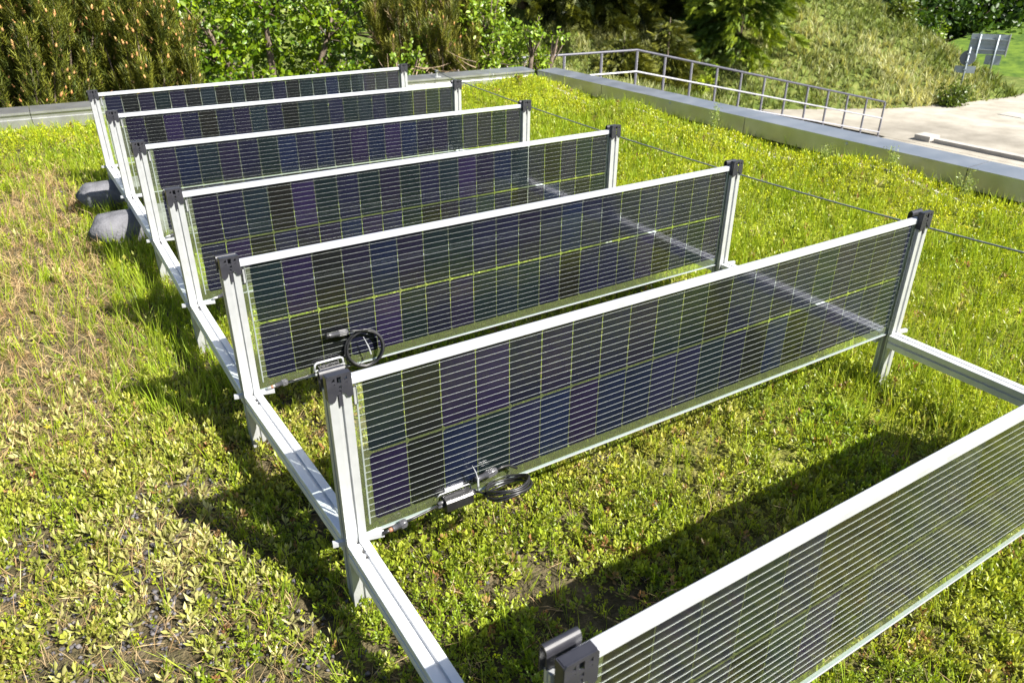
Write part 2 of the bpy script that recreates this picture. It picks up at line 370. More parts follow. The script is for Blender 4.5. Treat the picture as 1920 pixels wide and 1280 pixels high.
# ------------------------------------------------------------------ solar panel rows
ROWY = [0, .7052, 1.3896, 2.0681, 2.7706, 3.4799, 4.1634]
DX = [.010, .0107, -.0105, -.0065, .0013, .0038, .0013]; DY = [0, .0074, -.0037, -.0044, .0017, .0048, -.0035]; DZ = [0, -.0016, .0008, -.0005, .0042, .0018, -.0043]
XL, XR, H = -.025, 1.737, .358     # post centres and panel top
def post_profile(s):
    P = [(-.021, -.0175), (-.0205, -.0180), (-.0050, -.0180), (-.0040, -.0128), (.0040, -.0128), (.0050, -.0180), (.0205, -.0180), (.021, -.0175), (.021, -.0130), (.0190, -.0124), (.0190, -.0100), (.021, -.0094), (.021, -.0050),
         (-.021, -.0050), (-.021, -.0094), (-.0190, -.0100), (-.0190, -.0124), (-.021, -.0130)]
    return P if s > 0 else [(x, -y) for x, y in P][::-1]
ME = {}
ME['post_f'] = MB().prism(post_profile(1), 2, -.235, .339).mesh('post', ALU)
ME['post_b'] = MB().prism(post_profile(-1), 2, -.235, .339).mesh('post', ALU)

def fill2d(outer, holes):
    from mathutils.geometry import delaunay_2d_cdt
    pts = [Vector(p) for p in outer]; faces = [list(range(len(outer)))]
    edges = [(i, (i + 1) % len(outer)) for i in range(len(outer))]
    for h in holes:
        n = len(pts); pts += [Vector(p) for p in h]; edges += [(n + i, n + (i + 1) % len(h)) for i in range(len(h))]
    vs, es, fs, *_ = delaunay_2d_cdt(pts, edges, [], 1, 1e-7)
    def inside(p, poly):
        c = False; j = len(poly) - 1
        for i in range(len(poly)):
            a, b = poly[i], poly[j]
            if (a[1] > p[1]) != (b[1] > p[1]) and p[0] < (b[0] - a[0]) * (p[1] - a[1]) / (b[1] - a[1]) + a[0]: c = not c
            j = i
        return c
    keep = []
    for f in fs:
        m = sum((vs[i] for i in f), Vector((0, 0))) / len(f)
        if inside(m, outer) and not any(inside(m, h) for h in holes): keep.append(f)
    return vs, keep
def plate_xz(mb, outer, holes, y0, y1):
    """perforated plate standing in XZ between y0 (front) and y1"""
    vs, fs = fill2d(outer, holes); n = len(vs)
    mb.add([(v.x, y0, v.y) for v in vs] + [(v.x, y1, v.y) for v in vs], [tuple(f) for f in fs] + [tuple(n + i for i in reversed(f)) for f in fs])
    for loop in [outer] + holes:
        m = len(loop); vv = [(p_[0], y0, p_[1]) for p_ in loop] + [(p_[0], y1, p_[1]) for p_ in loop]
        mb.add(vv, [(i, i + m, (i + 1) % m + m, (i + 1) % m) for i in range(m)])
OUT = [(-.023, .384), (-.020, .388), (.021, .388), (.0235, .385), (.0235, .340), (.020, .337), (.013, .338), (.010, .346), (.006, .349), (-.006, .347), (-.009, .338), (-.013, .333), (-.020, .333), (-.0235, .337)]
HOL = [[(p_[0] * 1.22, .3725 + (p_[1] - .3725) * 1.12 - .002) for p_ in h_] for h_ in [[(-.0125, .3765), (-.0065, .3765), (-.0065, .3835)], [(-.0032, .3735), (.0032, .3715), (.0032, .3835), (-.0032, .3835)], [(.0065, .3765), (.0125, .3765), (.0125, .3835)],
       [(-.0125, .3705), (-.0065, .3705), (-.0065, .3725)], [(.0065, .3705), (.0125, .3705), (.0125, .3725)], [(-.003, .3645), (.003, .3625), (.003, .3685)], [(-.002, .3515), (.002, .3515), (.002, .3595), (-.002, .3595)]]]
SH = -.0075
OUT = [(a_, b_ + SH) for a_, b_ in OUT]; HOL = [[(a_, b_ + SH) for a_, b_ in h_] for h_ in HOL]
mb = MB(); plate_xz(mb, OUT, HOL, -.0222, -.0202)
mb.box(-.0235, -.0218, -.0202, -.0052, .330, .3785).box(.0218, .0235, -.0202, -.0052, .333, .3785).box(-.0218, .0218, -.0068, -.0052, .3625, .3785)
mb.box(-.0036, .0036, -.0212, -.0184, .3145, .3445).box(-.0217, .0217, -.0200, -.0070, .3765, .3795)
ME['cap_f'] = mb.mesh('end_cap', CAPM)
outer_arc = [(.0095, .345), (.0110, .345)] + [(.0110 + .0058 * (1 - math.cos(t)), .3655 + .0070 * math.sin(t)) for t in np.linspace(0, math.pi, 12)] + [(.0226, .330), (.0243, .332), (.0243, .3655)] + [(.0168 + .0075 * math.cos(t), .3665 + .0095 * math.sin(t)) for t in np.linspace(.1, math.pi - .1, 14)] + [(.0095, .3665)]
ME['cap_b'] = MB().prism(outer_arc, 0, -.024, .024).mesh('end_cap', CAPM)

CW, CH, NX = .0780, .1605, 21
X0, PITCH = .0245, .0802
ch = .0055
ME['cell'] = MB().prism([(ch, 0), (CW, 0), (CW, CH), (ch, CH), (0, CH - ch), (0, ch)][::-1], 1, -.0004, .0004).mesh('solar_cell', CELL)
ZC = (.0155, .1815)
mb = MB()
for z0 in ZC:
    for k in range(10):
        z = z0 + (k + .5) * CH / 10
        mb.prism([(-.0012, z), (-.0006, z - .00017), (-.0006, z + .00017)], 0, .0115, 1.7110)
        mb.prism([(.0012, z), (.0006, z + .00017), (.0006, z - .00017)], 0, .0115, 1.7110)
ME['wires'] = mb.mesh('contact_wires', WIREM)
def ribbon(x):
    m = MB()
    m.box(x - .0016, x + .0016, -.0010, .0010, .008, .350)
    return m
ME['ribl'] = ribbon(.0115).mesh('ribbon', METAL); ME['ribr'] = ribbon(1.7125).mesh('ribbon', METAL)
ME['glass'] = MB().box(-.022, 1.738, -.0032, .0032, -.0115, .3475).mesh('glass_sheet', GLASS)
ME['film'] = MB().add([(-.020, 0, -.0105), (1.736, 0, -.0105), (1.736, 0, .3465), (-.020, 0, .3465)], [(0, 1, 2, 3)]).mesh('encapsulant_haze_film', FILM)
ME['toprail'] = MB().prism([(-.0085, .3455), (-.0045, .3448), (.0045, .3448), (.0085, .3455), (.0085, .3590), (.0070, .3605), (-.0070, .3605), (-.0085, .3590)], 0, -.017, 1.729).mesh('top_rail', ALUTOP)
ME['trim'] = MB().box(-.003, 1.715, -.0038, .0038, -.0142, -.0120).mesh('bottom_trim', ALUTOP)
ME['bar'] = MB().box(-.052, .052, -.005, .005, -.024, -.0135).mesh('crossbar', ALUTOP)
sl_ = MB(); sl_.box(.004, .0095, -.0042, -.0034, .300, .338)
ME['slot'] = MB().box(.0040, .0051, -.0046, -.0034, .298, .338).box(.0100, .0111, -.0046, -.0034, .298, .338).box(.0051, .0100, -.0046, -.0034, .336, .338).mesh('label_frame', BLACK)
ME['slotp'] = MB().box(.0052, .0099, -.0041, -.0035, .299, .3355).mesh('label_plate', METAL)

PAL = [(.014, .014, .056), (.017, .016, .066), (.012, .012, .016), (.020, .014, .056), (.030, .016, .085), (.010, .024, .034), (.013, .026, .044), (.019, .016, .016), (.010, .018, .075)]  # cell colours, their blues raised to carry the reflected sky
PW = np.array([.20, .18, .13, .12, .09, .09, .09, .05, .05]); PW /= PW.sum()
LBL = ['nearest solar panel, its top rail rising from the bottom edge to the right', 'solar panel second from the camera, coiled cable lying flat at its lower edge', 'solar panel third from the camera with a cable coil standing upright on its glass',
       'solar panel fourth from the camera, in the middle of the rows', 'solar panel third from the far end, behind the middle row', 'second farthest solar panel, just in front of the last row', 'farthest solar panel, its top rail just under the shrubs']
ROWS = []
for i in range(7):
    W_ = 1.70
    r = empty('solar_panel', (DX[i], ROWY[i] + DY[i], DZ[i]), (0, math.atan2(2 * DZ[i], W_), math.atan2(-2 * DY[i], W_)))
    tag(r, LBL[i], 'solar panel', 'vertical solar panels in rows'); ROWS.append(r)
    link('glass_sheet', ME['glass'], r); link('encapsulant_haze_film', ME['film'], r)
    for k in range(NX):
        for z0 in ZC:
            o = link('solar_cell', ME['cell'], r, (X0 + k * PITCH, 0, z0 + .0))
            c = np.array(PAL[rng.choice(len(PAL), p=PW)]) * rng.uniform(.8, 1.25) * .24; o.color = (*c, 1)
    tag(link('contact_wires', ME['wires'], r), kind='stuff')
    link('ribbon', ME['ribl'], r); link('ribbon', ME['ribr'], r)
    link('top_rail', ME['toprail'], r); link('bottom_trim', ME['trim'], r)
    fr = link('label_frame', ME['slot'], r); link('label_plate', ME['slotp'], fr)
    for xc in (XL, XR):
        pf_ = link('post', ME['post_f'], r, (xc, 0, 0)); pb_ = link('post', ME['post_b'], r, (xc, 0, 0))
        link('end_cap', ME['cap_f'], pf_); link('end_cap', ME['cap_b'], pb_)
        b_ = link('crossbar', ME['bar'], r, (xc + (.009 if xc < 1 else .017), 0, 0)); b_.rotation_euler = (0, 0, R(-13))

# base rails, one section per bay
def rail_profile():
    P = []
    hw, d, g = .0215, .007, .0042
    top = [(-hw, -.001), (-hw + .001, 0), (-g, 0), (-g + .001, -d), (g - .001, -d), (g, 0), (hw - .001, 0), (hw, -.001)]
    right = [(hw, -.020 + g), (hw - d, -.020 + g - .001), (hw - d, -.020 - g + .001), (hw, -.020 - g), (hw, -.041)]
    left = [(-hw, -.041), (-hw, -.020 - g), (-hw + d, -.020 - g + .001), (-hw + d, -.020 + g - .001), (-hw, -.020 + g)]
    return (top + right + left)[::-1]
def base_rail(xc, label, dxs, side):
    r = empty('base_rail', (xc, 0, -.04)); tag(r, label, 'rail', 'ground rails joining the panel posts')
    for i in range(6):
        sgn = 1 if side == 'l' else -1
        y0, y1 = ROWY[i] + sgn * DY[i] + .0186, ROWY[i + 1] + sgn * DY[i + 1] - .0186
        xa, xb = dxs[i], dxs[i + 1]; za, zb = sgn * DZ[i], sgn * DZ[i + 1]
        L = y1 - y0
        me = MB().prism(rail_profile(), 1, 0, L).mesh('rail_section', RAILALU)
        o = link('rail_section', me, r, (xa, y0, .032 + za)); o.rotation_euler = (math.atan2(zb - za, L), 0, -math.atan2(xb - xa, L))
        for yy in (L - .028, L - .045):
            MB().tube([(0, yy, -.0065), (0, yy, -.0025)], .0026, 10).build('bolt', BLACK, o)
        MB().box(-.0030, .0030, L - .022, L - .002, -.0068, -.0035).build('slot_nut', METAL, o)
    return r
base_rail(XL, 'long pale aluminium ground rail along the left ends of the panels', DX, 'l')
base_rail(XR - .002, 'long pale aluminium ground rail along the right ends of the panels', [0] * 7, 'r')
# feet of the posts standing on plates in the substrate are hidden by the plants

# ---- cables, junction boxes, connectors on rows 2 and 3 (children of the panels)
def connector(parent, a, b, name='connector'):
    a, b = Vector(a), Vector(b); d = (b - a)
    o = MB().tube([a + d * t for t in (0, .04, .05, .42, .43, .50, .51, .95, 1)], [.0056, .0062, .0062, .0062, .0072, .0072, .0082, .0082, .0066], 14).build(name, CONN, parent, True)
    for k in range(10):
        q_ = 2 * math.pi * k / 10; t = d.normalized(); u = t.cross(Vector((0, 0, 1))).normalized(); v = t.cross(u)
        pc = u * math.cos(q_) + v * math.sin(q_)
        MB().tube([a + d * .55 + pc * .0082, a + d * .9 + pc * .0082], .0011, 6).build('grip_rib', CONN, o)
    return o
def wob(path): return path
# row index 1: flat-lying coil
r = ROWS[1]
jb = MB().prism([(-.030, -.012), (-.026, -.016), (-.006, -.016), (-.004, -.012), (-.004, .011), (-.006, .015), (-.026, .013), (-.030, .009)], 0, .172, .236).build('junction_box', BLACK, r)
MB().tube([(.160, -.010, .019), (.165, -.010, .024), (.235, -.010, .024), (.240, -.010, .019), (.240, -.010, -.004)], .0016, 8).build('clip_frame', METAL, jb, True)
MB().box(.180, .224, -.0052, -.0034, .0225, .0285).build('clip_pad', ALUTOP, jb)
for zz in (-.004, .005): MB().tube([(.158, -.014, zz), (.176, -.014, zz)], .0042, 10).build('cable_gland', CONN, jb, True)
for zz in (-.002, .005): MB().tube([(.234, -.014, zz), (.248, -.014, zz)], .0042, 10).build('cable_gland', CONN, jb, True)
MB().tube([(.160, -.014, .001), (.13, -.015, -.003), (.10, -.016, -.006), (.082, -.016, -.0085)], .0026, 8).build('cable', BLACK, r, True)
c_ = connector(r, (.052, -.016, -.012), (.084, -.016, -.0085)); MB().tube([(.030, -.016, -.0145), (.052, -.016, -.012)], .0042, 10).build('contact_sleeve', BLACK, c_, True)
MB().tube([(.044, -.016, -.013), (.0515, -.016, -.0121)], .0046, 10).build('contact_ring', COPPER, c_, True)
# coil: nearly horizontal loops hanging on the lower edge
def coil(parent, ctr, ax, ay, ra, turns, lift, rad=.0029, n=40, seed=1):
    rr = random.Random(seed); ctr, ax, ay = Vector(ctr), Vector(ax).normalized(), Vector(ay).normalized(); az = ax.cross(ay)
    for k in range(turns):
        dr = rr.uniform(-.0035, .0035); off = az * (k - turns / 2) * lift; sh = ax * rr.uniform(-.002, .002) + ay * rr.uniform(-.002, .002)
        P = [ctr + sh + off + ax * math.cos(t) * (ra + dr) + ay * math.sin(t) * (ra + dr) * .97 + az * .002 * math.sin(3 * t + k) for t in np.linspace(0, 2 * math.pi, n)]
        MB().tube(P, rad, 8, False).build('cable_loop', BLACK, parent, True)
cc = empty('cable_coil', parent=r)
coil(cc, (.312, -.044, .010), (1, .05, .02), (0, .84, -.36), .052, 4, .0052, seed=3)
MB().tube([(.246, -.014, .002), (.258, -.022, .000), (.266, -.034, -.001)], .0029, 8).build('cable', BLACK, r, True)
c_ = connector(r, (.246, -.020, .037), (.300, -.018, .040)); MB().tube([(.2445, -.020, .0369), (.250, -.020, .0372)], .0069, 12).build('sleeve', BLACK, c_, True)
MB().tube([(.300, -.018, .040), (.318, -.016, .041), (.334, -.014, .037), (.352, -.020, .026)], .0029, 8).build('cable', BLACK, r, True)
MB().tube([(.248, -.028, .028), (.247, -.029, .046), (.243, -.029, .064), (.236, -.027, .083)], [.0014, .0016, .0012, .0005], 6).build('cable_tie', ALUTOP, r)
MB().tube([(.248, -.028, .045), (.2475, -.030, .027), (.251, -.022, .010)], .0022, 6).build('cable_tie', ALUTOP, r)
# row index 2: upright coil in front of the glass
r = ROWS[2]
jb = MB().prism([(-.030, -.012), (-.026, -.016), (-.006, -.016), (-.004, -.012), (-.004, .013), (-.006, .017), (-.026, .015), (-.030, .011)], 0, .160, .220).build('junction_box', BLACK, r)
MB().tube([(.149, -.012, .008), (.152, -.012, .024), (.158, -.012, .028), (.225, -.012, .028), (.231, -.012, .024), (.233, -.012, .006)], .0034, 8).build('clip_frame', ALUTOP, jb, True)
for zz in (-.004, .006): MB().tube([(.148, -.016, zz), (.164, -.016, zz)], .0042, 10).build('cable_gland', METAL, jb, True)
for zz in (-.002, .006): MB().tube([(.216, -.016, zz), (.236, -.016, zz)], .0034, 10).build('cable_gland', METAL, jb, True)
cc = empty('cable_coil', parent=r)
coil(cc, (.297, -.022, .040), (1, -.10, .0), (.05, .25, .97), .052, 4, .0052, seed=8)
MB().tube([(.234, -.016, .000), (.262, -.018, -.003), (.29, -.02, -.010)], .0029, 8).build('cable', BLACK, r, True)
MB().tube([(.310, -.020, .092), (.29, -.022, .099), (.27, -.022, .103), (.252, -.020, .104)], .0029, 8).build('cable', BLACK, r, True)
c_ = connector(r, (.196, -.020, .106), (.252, -.020, .104)); MB().tube([(.190, -.020, .1062), (.198, -.020, .1059)], .0075, 12).build('sleeve', BLACK, c_, True)
MB().tube([(.293, -.026, .080), (.300, -.030, .060), (.304, -.031, .048), (.310, -.030, .022)], [.0007, .0012, .0020, .0022], 6).build('cable_tie', ALUTOP, r)
MB().tube([(.276, -.026, -.004), (.282, -.027, .008), (.296, -.026, .018)], .0008, 6).build('tie_tail', BLACK, r)
MB().tube([(.150, -.014, .000), (.12, -.014, -.002), (.09, -.014, -.003), (.070, -.014, -.002)], .0026, 8).build('cable', BLACK, r, True)
c_ = connector(r, (.038, -.014, -.004), (.072, -.014, -.001)); MB().tube([(.016, -.014, -.006), (.038, -.014, -.004)], .0040, 10).build('contact_sleeve', METAL, c_, True)
MB().tube([(.026, -.014, -.0052), (.032, -.014, -.0045)], .0045, 10).build('contact_ring', COPPER, c_, True)
for ri, x_ in ((3, .028), (4, .005)):
    c_ = connector(ROWS[ri], (x_ + .018, -.014, -.004), (x_ + .050, -.014, .001)); MB().tube([(x_, -.014, -.006), (x_ + .019, -.014, -.004)], .0040, 10).build('contact_sleeve', METAL, c_, True)
    MB().tube([(x_ + .05, -.014, .001), (.10, -.014, .000), (.15, -.014, .004)], .0026, 8).build('cable', BLACK, ROWS[ri], True)

# ------------------------------------------------------------------ ballast bags
def bag(loc, L, rx, rz, rot, label, seed):
    rr = np.random.default_rng(seed); n, m = 34, 40; V = []; F = []
    for i in range(n + 1):
        t = (i / n) ** 1.8; x = t * L
        e = min(1, (t * L / .055)) ; e2 = min(1, ((1 - t) * L / .075))
        prof_ = (.42 + .58 * (1 - (1 - e) ** 1.8)) * max(.04, (1 - (1 - e2) ** 2.2))
        for k in range(m):
            a = 2 * math.pi * k / m
            ca, sa = math.cos(a), math.sin(a); p_ = 2.6
            rr_ = (abs(ca) ** p_ + abs(sa) ** p_) ** (-1 / p_)
            wr = 1 + .05 * (noise(x * 14 + seed, a * 1.6, 1, seed) - .5) + .03 * (noise(x * 50, a * 5, 1, seed + 3) - .5) + (.04 * math.sin(a * 9 + seed) * (1 - e))
            V.append((x + .012 * math.sin(a * 2 + seed) * (1 - e), ca * rx * rr_ * prof_ * wr, sa * rz * rr_ * prof_ * wr + (.010 * (1 - e) * (1 if seed % 2 else .2))))
    for i in range(n):
        for k in range(m): F.append((i * m + k, i * m + (k + 1) % m, (i + 1) * m + (k + 1) % m, (i + 1) * m + k))
    F.append(tuple(range(m))[::-1]); F.append(tuple(range(n * m, n * m + m)))
    o = MB().add(V, F).build('ballast_bag', BAG, None, True); o.location = loc; o.rotation_euler = (0, 0, rot)
    tag(o, label, 'ballast bag', 'grey ballast bags under the left rail')
bag((-.215, 3.98, -.130), 1.5, .095, .072, R(3), 'dark grey ballast bag under the left rail, farther of the two', 5)
bag((-.225, 3.36, -.128), 1.5, .100, .078, R(4), 'dark grey ballast bag under the left rail, nearer of the two', 12)

# ------------------------------------------------------------------ roof planting
CAM2 = np.array([CP.x, CP.y])
poly = np.array([(-1.05, .95), (-.75, .45), (.9, -.55), (1.5, -.35), (4.02, 1.0), (4.02, 6.05), (-1.0, 6.2), (-1.0, 2.0)])
def in_poly(x, y, P):
    c = np.zeros(len(x), bool); j = len(P) - 1
    for i in range(len(P)):
        a, b = P[i], P[j]
        m = ((a[1] > y) != (b[1] > y)) & (x < (b[0] - a[0]) * (y - a[1]) / (b[1] - a[1] + 1e-12) + a[0]); c ^= m; j = i
    return c
def sample(n, power=1.2, ref=1.9):
    """points over the visible roof, denser near the camera"""
    x = rng.uniform(-1.05, 4.02, n * 3); y = rng.uniform(-.55, 6.2, n * 3)
    k = in_poly(x, y, poly); x, y = x[k], y[k]
    d = np.sqrt((x - CP.x) ** 2 + (y - CP.y) ** 2 + 1.45)
    k = rng.random(len(x)) < np.minimum(1, (ref / d) ** power)
    x, y, d = x[k][:n], y[k][:n], d[k][:n]
    # leave the ballast bags uncovered
    free = ~((x > -.2) & (x < 1.3) & ((np.abs(y - 4.01) < .085) | (np.abs(y - 3.40) < .09)))
    return x[free], y[free], d[free]
def kite(l, w_, bend=.2, fold=.25):
    # a leaf along +Z from the origin, its face towards +X
    return np.array([(0, 0, 0), (fold * w_ + bend * l * .25, -w_ / 2, l * .58), (bend * l, 0, l), (fold * w_ + bend * l * .25, w_ / 2, l * .58)]), [(0, 1, 2), (0, 2, 3)]
def plant(leaves, shade=None):
    """leaves: list of (z, azimuth, elevation, length, width, bend, shade)"""
    V, F, S = [], [], []
    for (z, az, el, l, w_, bd, sh) in leaves:
        v, f = kite(l, w_, bd)
        # lean: +Z axis to direction of elevation el, azimuth az; +X (upper face) up
        c, s = math.cos(el), math.sin(el)
        X_ = np.array([-s * math.cos(az), -s * math.sin(az), c]); Z_ = np.array([c * math.cos(az), c * math.sin(az), s]); Y_ = np.cross(Z_, X_)
        v = v[:, :1] * X_ * -1 + v[:, 1:2] * Y_ + v[:, 2:3] * Z_ + np.array([0, 0, z])
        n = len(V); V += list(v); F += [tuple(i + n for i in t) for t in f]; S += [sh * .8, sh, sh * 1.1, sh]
    return np.array(V), np.array(F), np.array(S)
def rosette(seed, n=9, l=.0145, w_=.0058, h=.026):
    r_ = random.Random(seed); L = []
    for k in range(n):
        t = k / (n - 1)
        L.append((h * (.25 + .75 * t) * r_.uniform(.85, 1.1), k * 2.4 + r_.uniform(-.3, .3), R(8 + 55 * t + r_.uniform(-12, 12)), l * r_.uniform(.75, 1.2) * (1 - .25 * t), w_ * r_.uniform(.8, 1.2), -r_.uniform(0, .25), r_.uniform(.8, 1.15) * (.8 + .3 * t)))
    return plant(L)
ROS = [rosette(s) for s in range(5)] + [rosette(20 + s, 8, .019, .0075, .032) for s in range(3)]
MAT = [rosette(40 + s, 8, .0075, .0035, .022) for s in range(4)]                   # fine-leaved stonecrop
LANC = [rosette(60 + s, 7, .034, .0085, .020) for s in range(4)]                    # longer pale leaves
def tuft(seed, n=5, h=.075, w_=.0016, spread=.25, seg=2):
    r_ = random.Random(seed); V, F, S = [], [], []
    for k in range(n):
        a = r_.uniform(0, 6.28); sp = r_.uniform(.05, spread); hh = h * r_.uniform(.5, 1.15); ww = w_ * r_.uniform(.7, 1.2)
        b0 = np.array([r_.uniform(-.008, .008), r_.uniform(-.008, .008), 0]); d = np.array([math.cos(a), math.sin(a), 0]); pz = np.array([-math.sin(a), math.cos(a), 0])
        p1 = b0 + d * hh * sp * .3 + np.array([0, 0, hh * .55]); p2 = b0 + d * hh * sp * 1.1 + np.array([0, 0, hh * (1 - sp * .3)])
        n0 = len(V); V += [b0 - pz * ww / 2, b0 + pz * ww / 2, p1 - pz * ww / 2, p1 + pz * ww / 2, p2]
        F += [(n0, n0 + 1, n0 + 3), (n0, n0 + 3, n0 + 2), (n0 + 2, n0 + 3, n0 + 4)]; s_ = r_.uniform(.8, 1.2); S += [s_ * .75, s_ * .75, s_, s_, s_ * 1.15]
    return np.array(V), np.array(F), np.array(S)
TUF = [tuft(s) for s in range(6)]; TUFL = [tuft(30 + s, 5, .12, .0017, .35) for s in range(4)]; STRAW = [tuft(50 + s, 4, .05, .0013, 1.6) for s in range(4)]
def pebble(seed):
    r_ = random.Random(seed); V = [np.array(p_) * r_.uniform(.7, 1.2) for p_ in [(1, 0, 0), (-1, 0, 0), (0, 1, 0), (0, -1, 0), (0, 0, .7), (0, 0, -.7)]]
    return np.array(V), np.array([(0, 2, 4), (2, 1, 4), (1, 3, 4), (3, 0, 4), (2, 0, 5), (1, 2, 5), (3, 1, 5), (0, 3, 5)]), np.ones(6)
PEB = [pebble(s) for s in range(4)]

def put(S, T, x, y, d, col, size, lean=.25, dz=0., far=.22, jit=.14):
    n = len(x)
    if n == 0: return
    pos = np.stack([x, y, roof_z(x, y) + dz], 1)
    D = np.stack([rng.normal(0, lean, n), rng.normal(0, lean, n), np.ones(n)], 1)
    sc_ = size * rng.uniform(.7, 1.3, n) * (1 + far * np.clip(d - 1.6, 0, 4))
    which = rng.integers(0, len(T), n)
    for k in range(len(T)):
        m = which == k
        S.add(T[k], pos[m], D[m], rng.uniform(0, 6.28, m.sum()), sc_[m], col[m], jit)
def blend(a, b, t): t = np.clip(t, 0, 1)[:, None]; return np.array(a)[None] * (1 - t) + np.array(b)[None] * t
sm = lambda v, a, b: np.clip((v - a) / (b - a), 0, 1)

# zone weights
def z_dry(x, y): return np.clip(1.25 * sm(-x, .15, .30) * sm(y, 1.45, 1.95) * (1 - sm(y, 4.4, 5.3)) * (.12 + 1.1 * sm(fbm(x, y, 3.0, 21), .32, .50)), 0, 1)
def z_leafy(x, y): return np.clip((1 - sm(y, 1.15, 2.2)) * (1 - sm(x, 1.0, 2.0)) + .25, 0, 1)
def z_gravel(x, y): return np.clip(sm(-x, .10, .34) * (1 - sm(y, 1.2, 1.55)) * sm(fbm(x, y, 4.2, 33), .36, .52) + .8 * sm(-x, .02, .2) * (1 - sm(y, .75, .9)) * sm(fbm(x, y, 6, 35), .4, .5), 0, 1)
def z_mat(x, y): return np.clip(sm(x, 3.15, 3.5) * sm(fbm(x, y, 1.4, 41), .30, .55) + sm(y, 5.0, 5.6) * .8 + sm(x, 1.8, 2.4) * sm(fbm(x, y, 1.8, 44), .50, .62) * .7, 0, 1)
def z_long(x, y): return np.clip(np.exp(-((x + .14) / .16) ** 2) * sm(y, 1.35, 1.7) * (1 - sm(y, 3.3, 3.7)) * 1.3 + sm(x, 1.35, 1.7) * (1 - sm(x, 1.9, 2.3)) * (1 - sm(y, 1.0, 1.6)), 0, 1)

S = Scatter()
x, y, d = sample(74000, 1.35)
lf = z_leafy(x, y); gv = z_gravel(x, y); dr = z_dry(x, y); mt = z_mat(x, y)
keep = rng.random(len(x)) < np.clip(lf * (1 - .93 * gv) * (1 - .93 * dr) * (1 - .6 * mt) * sm(fbm(x, y, 7, 50), .22, .55), 0, 1)
x, y, d = x[keep], y[keep], d[keep]; n = len(x)
col = blend((.155, .225, .010), (.42, .45, .055), rng.random(n) * .75 + .5 * (fbm(x, y, 3, 61) - .5))
tan = sm(fbm(x, y, 2.3, 63), .50, .66)[:, None] * rng.random((n, 1)); col = col * (1 - .45 * tan) + .45 * tan * np.array([[.50, .37, .13]])
fresh = sm(fbm(x, y, 3.1, 64), .56, .66)[:, None]; col = col * (1 - .5 * fresh) + .5 * fresh * np.array([[.15, .25, .012]])
red = rng.random(n) < .02 + .05 * (fbm(x, y, 3.5, 66) > .56); col[red] = blend((.24, .11, .045), (.32, .22, .08), rng.random(red.sum()))
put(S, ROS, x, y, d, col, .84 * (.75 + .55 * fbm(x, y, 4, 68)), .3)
# thinner planting on the rest of the roof around the part in view
x = rng.uniform(-1.9, 4.0, 60000); y = rng.uniform(-1.3, 6.2, 60000); k = ~in_poly(x, y, poly) & (rng.random(60000) < sm(fbm(x, y, 5, 50), .25, .55)); x, y = x[k][:12000], y[k][:12000]; d = np.full(len(x), 1.6)
put(S, ROS, x, y, d, blend((.17, .225, .012), (.46, .43, .08), rng.random(len(x)) * .9), 1.1, .3)
leafy = S.build('stonecrop_carpet', LEAF); tag(leafy, 'carpet of broad leaved bright green stonecrop covering the roof', 'stonecrop', kind='stuff')

S = Scatter()
x, y, d = sample(40000, .9); mt = z_mat(x, y); dr = z_dry(x, y); gv = z_gravel(x, y)
keep = rng.random(len(x)) < np.clip(.30 * (1 - dr) * (1 - gv) + mt * .9 + .08, 0, 1); x, y, d, mt = x[keep], y[keep], d[keep], mt[keep]; n = len(x)
col = blend((.25, .315, .010), (.47, .50, .014), rng.random(n) * .5 + mt * .5)
br = rng.random(n) < .025; col[br] = blend((.25, .14, .06), (.32, .26, .10), rng.random(br.sum()))
put(S, MAT, x, y, d, col, 1.15, .35, 0, .28)
tag(S.build('fine_stonecrop', LEAF), 'fine leaved yellow green stonecrop mats beside the parapet', 'stonecrop', kind='stuff')

S = Scatter()
x, y, d = sample(50000, .9); dr = z_dry(x, y); lf = z_leafy(x, y); mt = z_mat(x, y); gv = z_gravel(x, y)
keep = rng.random(len(x)) < np.clip((1.05 - lf) * (1 - .6 * mt) * (1 - .80 * dr) * (.45 + .9 * fbm(x, y, 2.6, 70)) + .10 * (1 - gv), 0, 1); x, y, d = x[keep], y[keep], d[keep]; n = len(x)
col = blend((.20, .30, .010), (.40, .47, .035), rng.random(n) * .8 + .8 * (fbm(x, y, 1.6, 72) - .5))
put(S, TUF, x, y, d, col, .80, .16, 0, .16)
x, y, d = sample(16000, .8); zl = z_long(x, y); keep = rng.random(len(x)) < np.clip(zl * .95 + .035, 0, 1); x, y, d = x[keep], y[keep], d[keep]; n = len(x)
put(S, TUFL, x, y, d, blend((.17, .275, .012), (.37, .44, .05), rng.random(n)), .85, .18, 0, .10)
x = rng.uniform(-1.9, 4.0, 40000); y = rng.uniform(-1.3, 6.2, 40000); k = ~in_poly(x, y, poly); x, y = x[k][:7000], y[k][:7000]; d = np.full(len(x), 1.6)
put(S, TUF, x, y, d, blend((.20, .31, .016), (.42, .50, .05), rng.random(len(x))), 1.2, .25)
tag(S.build('grass', GRASSM), 'thin upright yellow green grass growing between the panel rows', 'grass', kind='stuff')

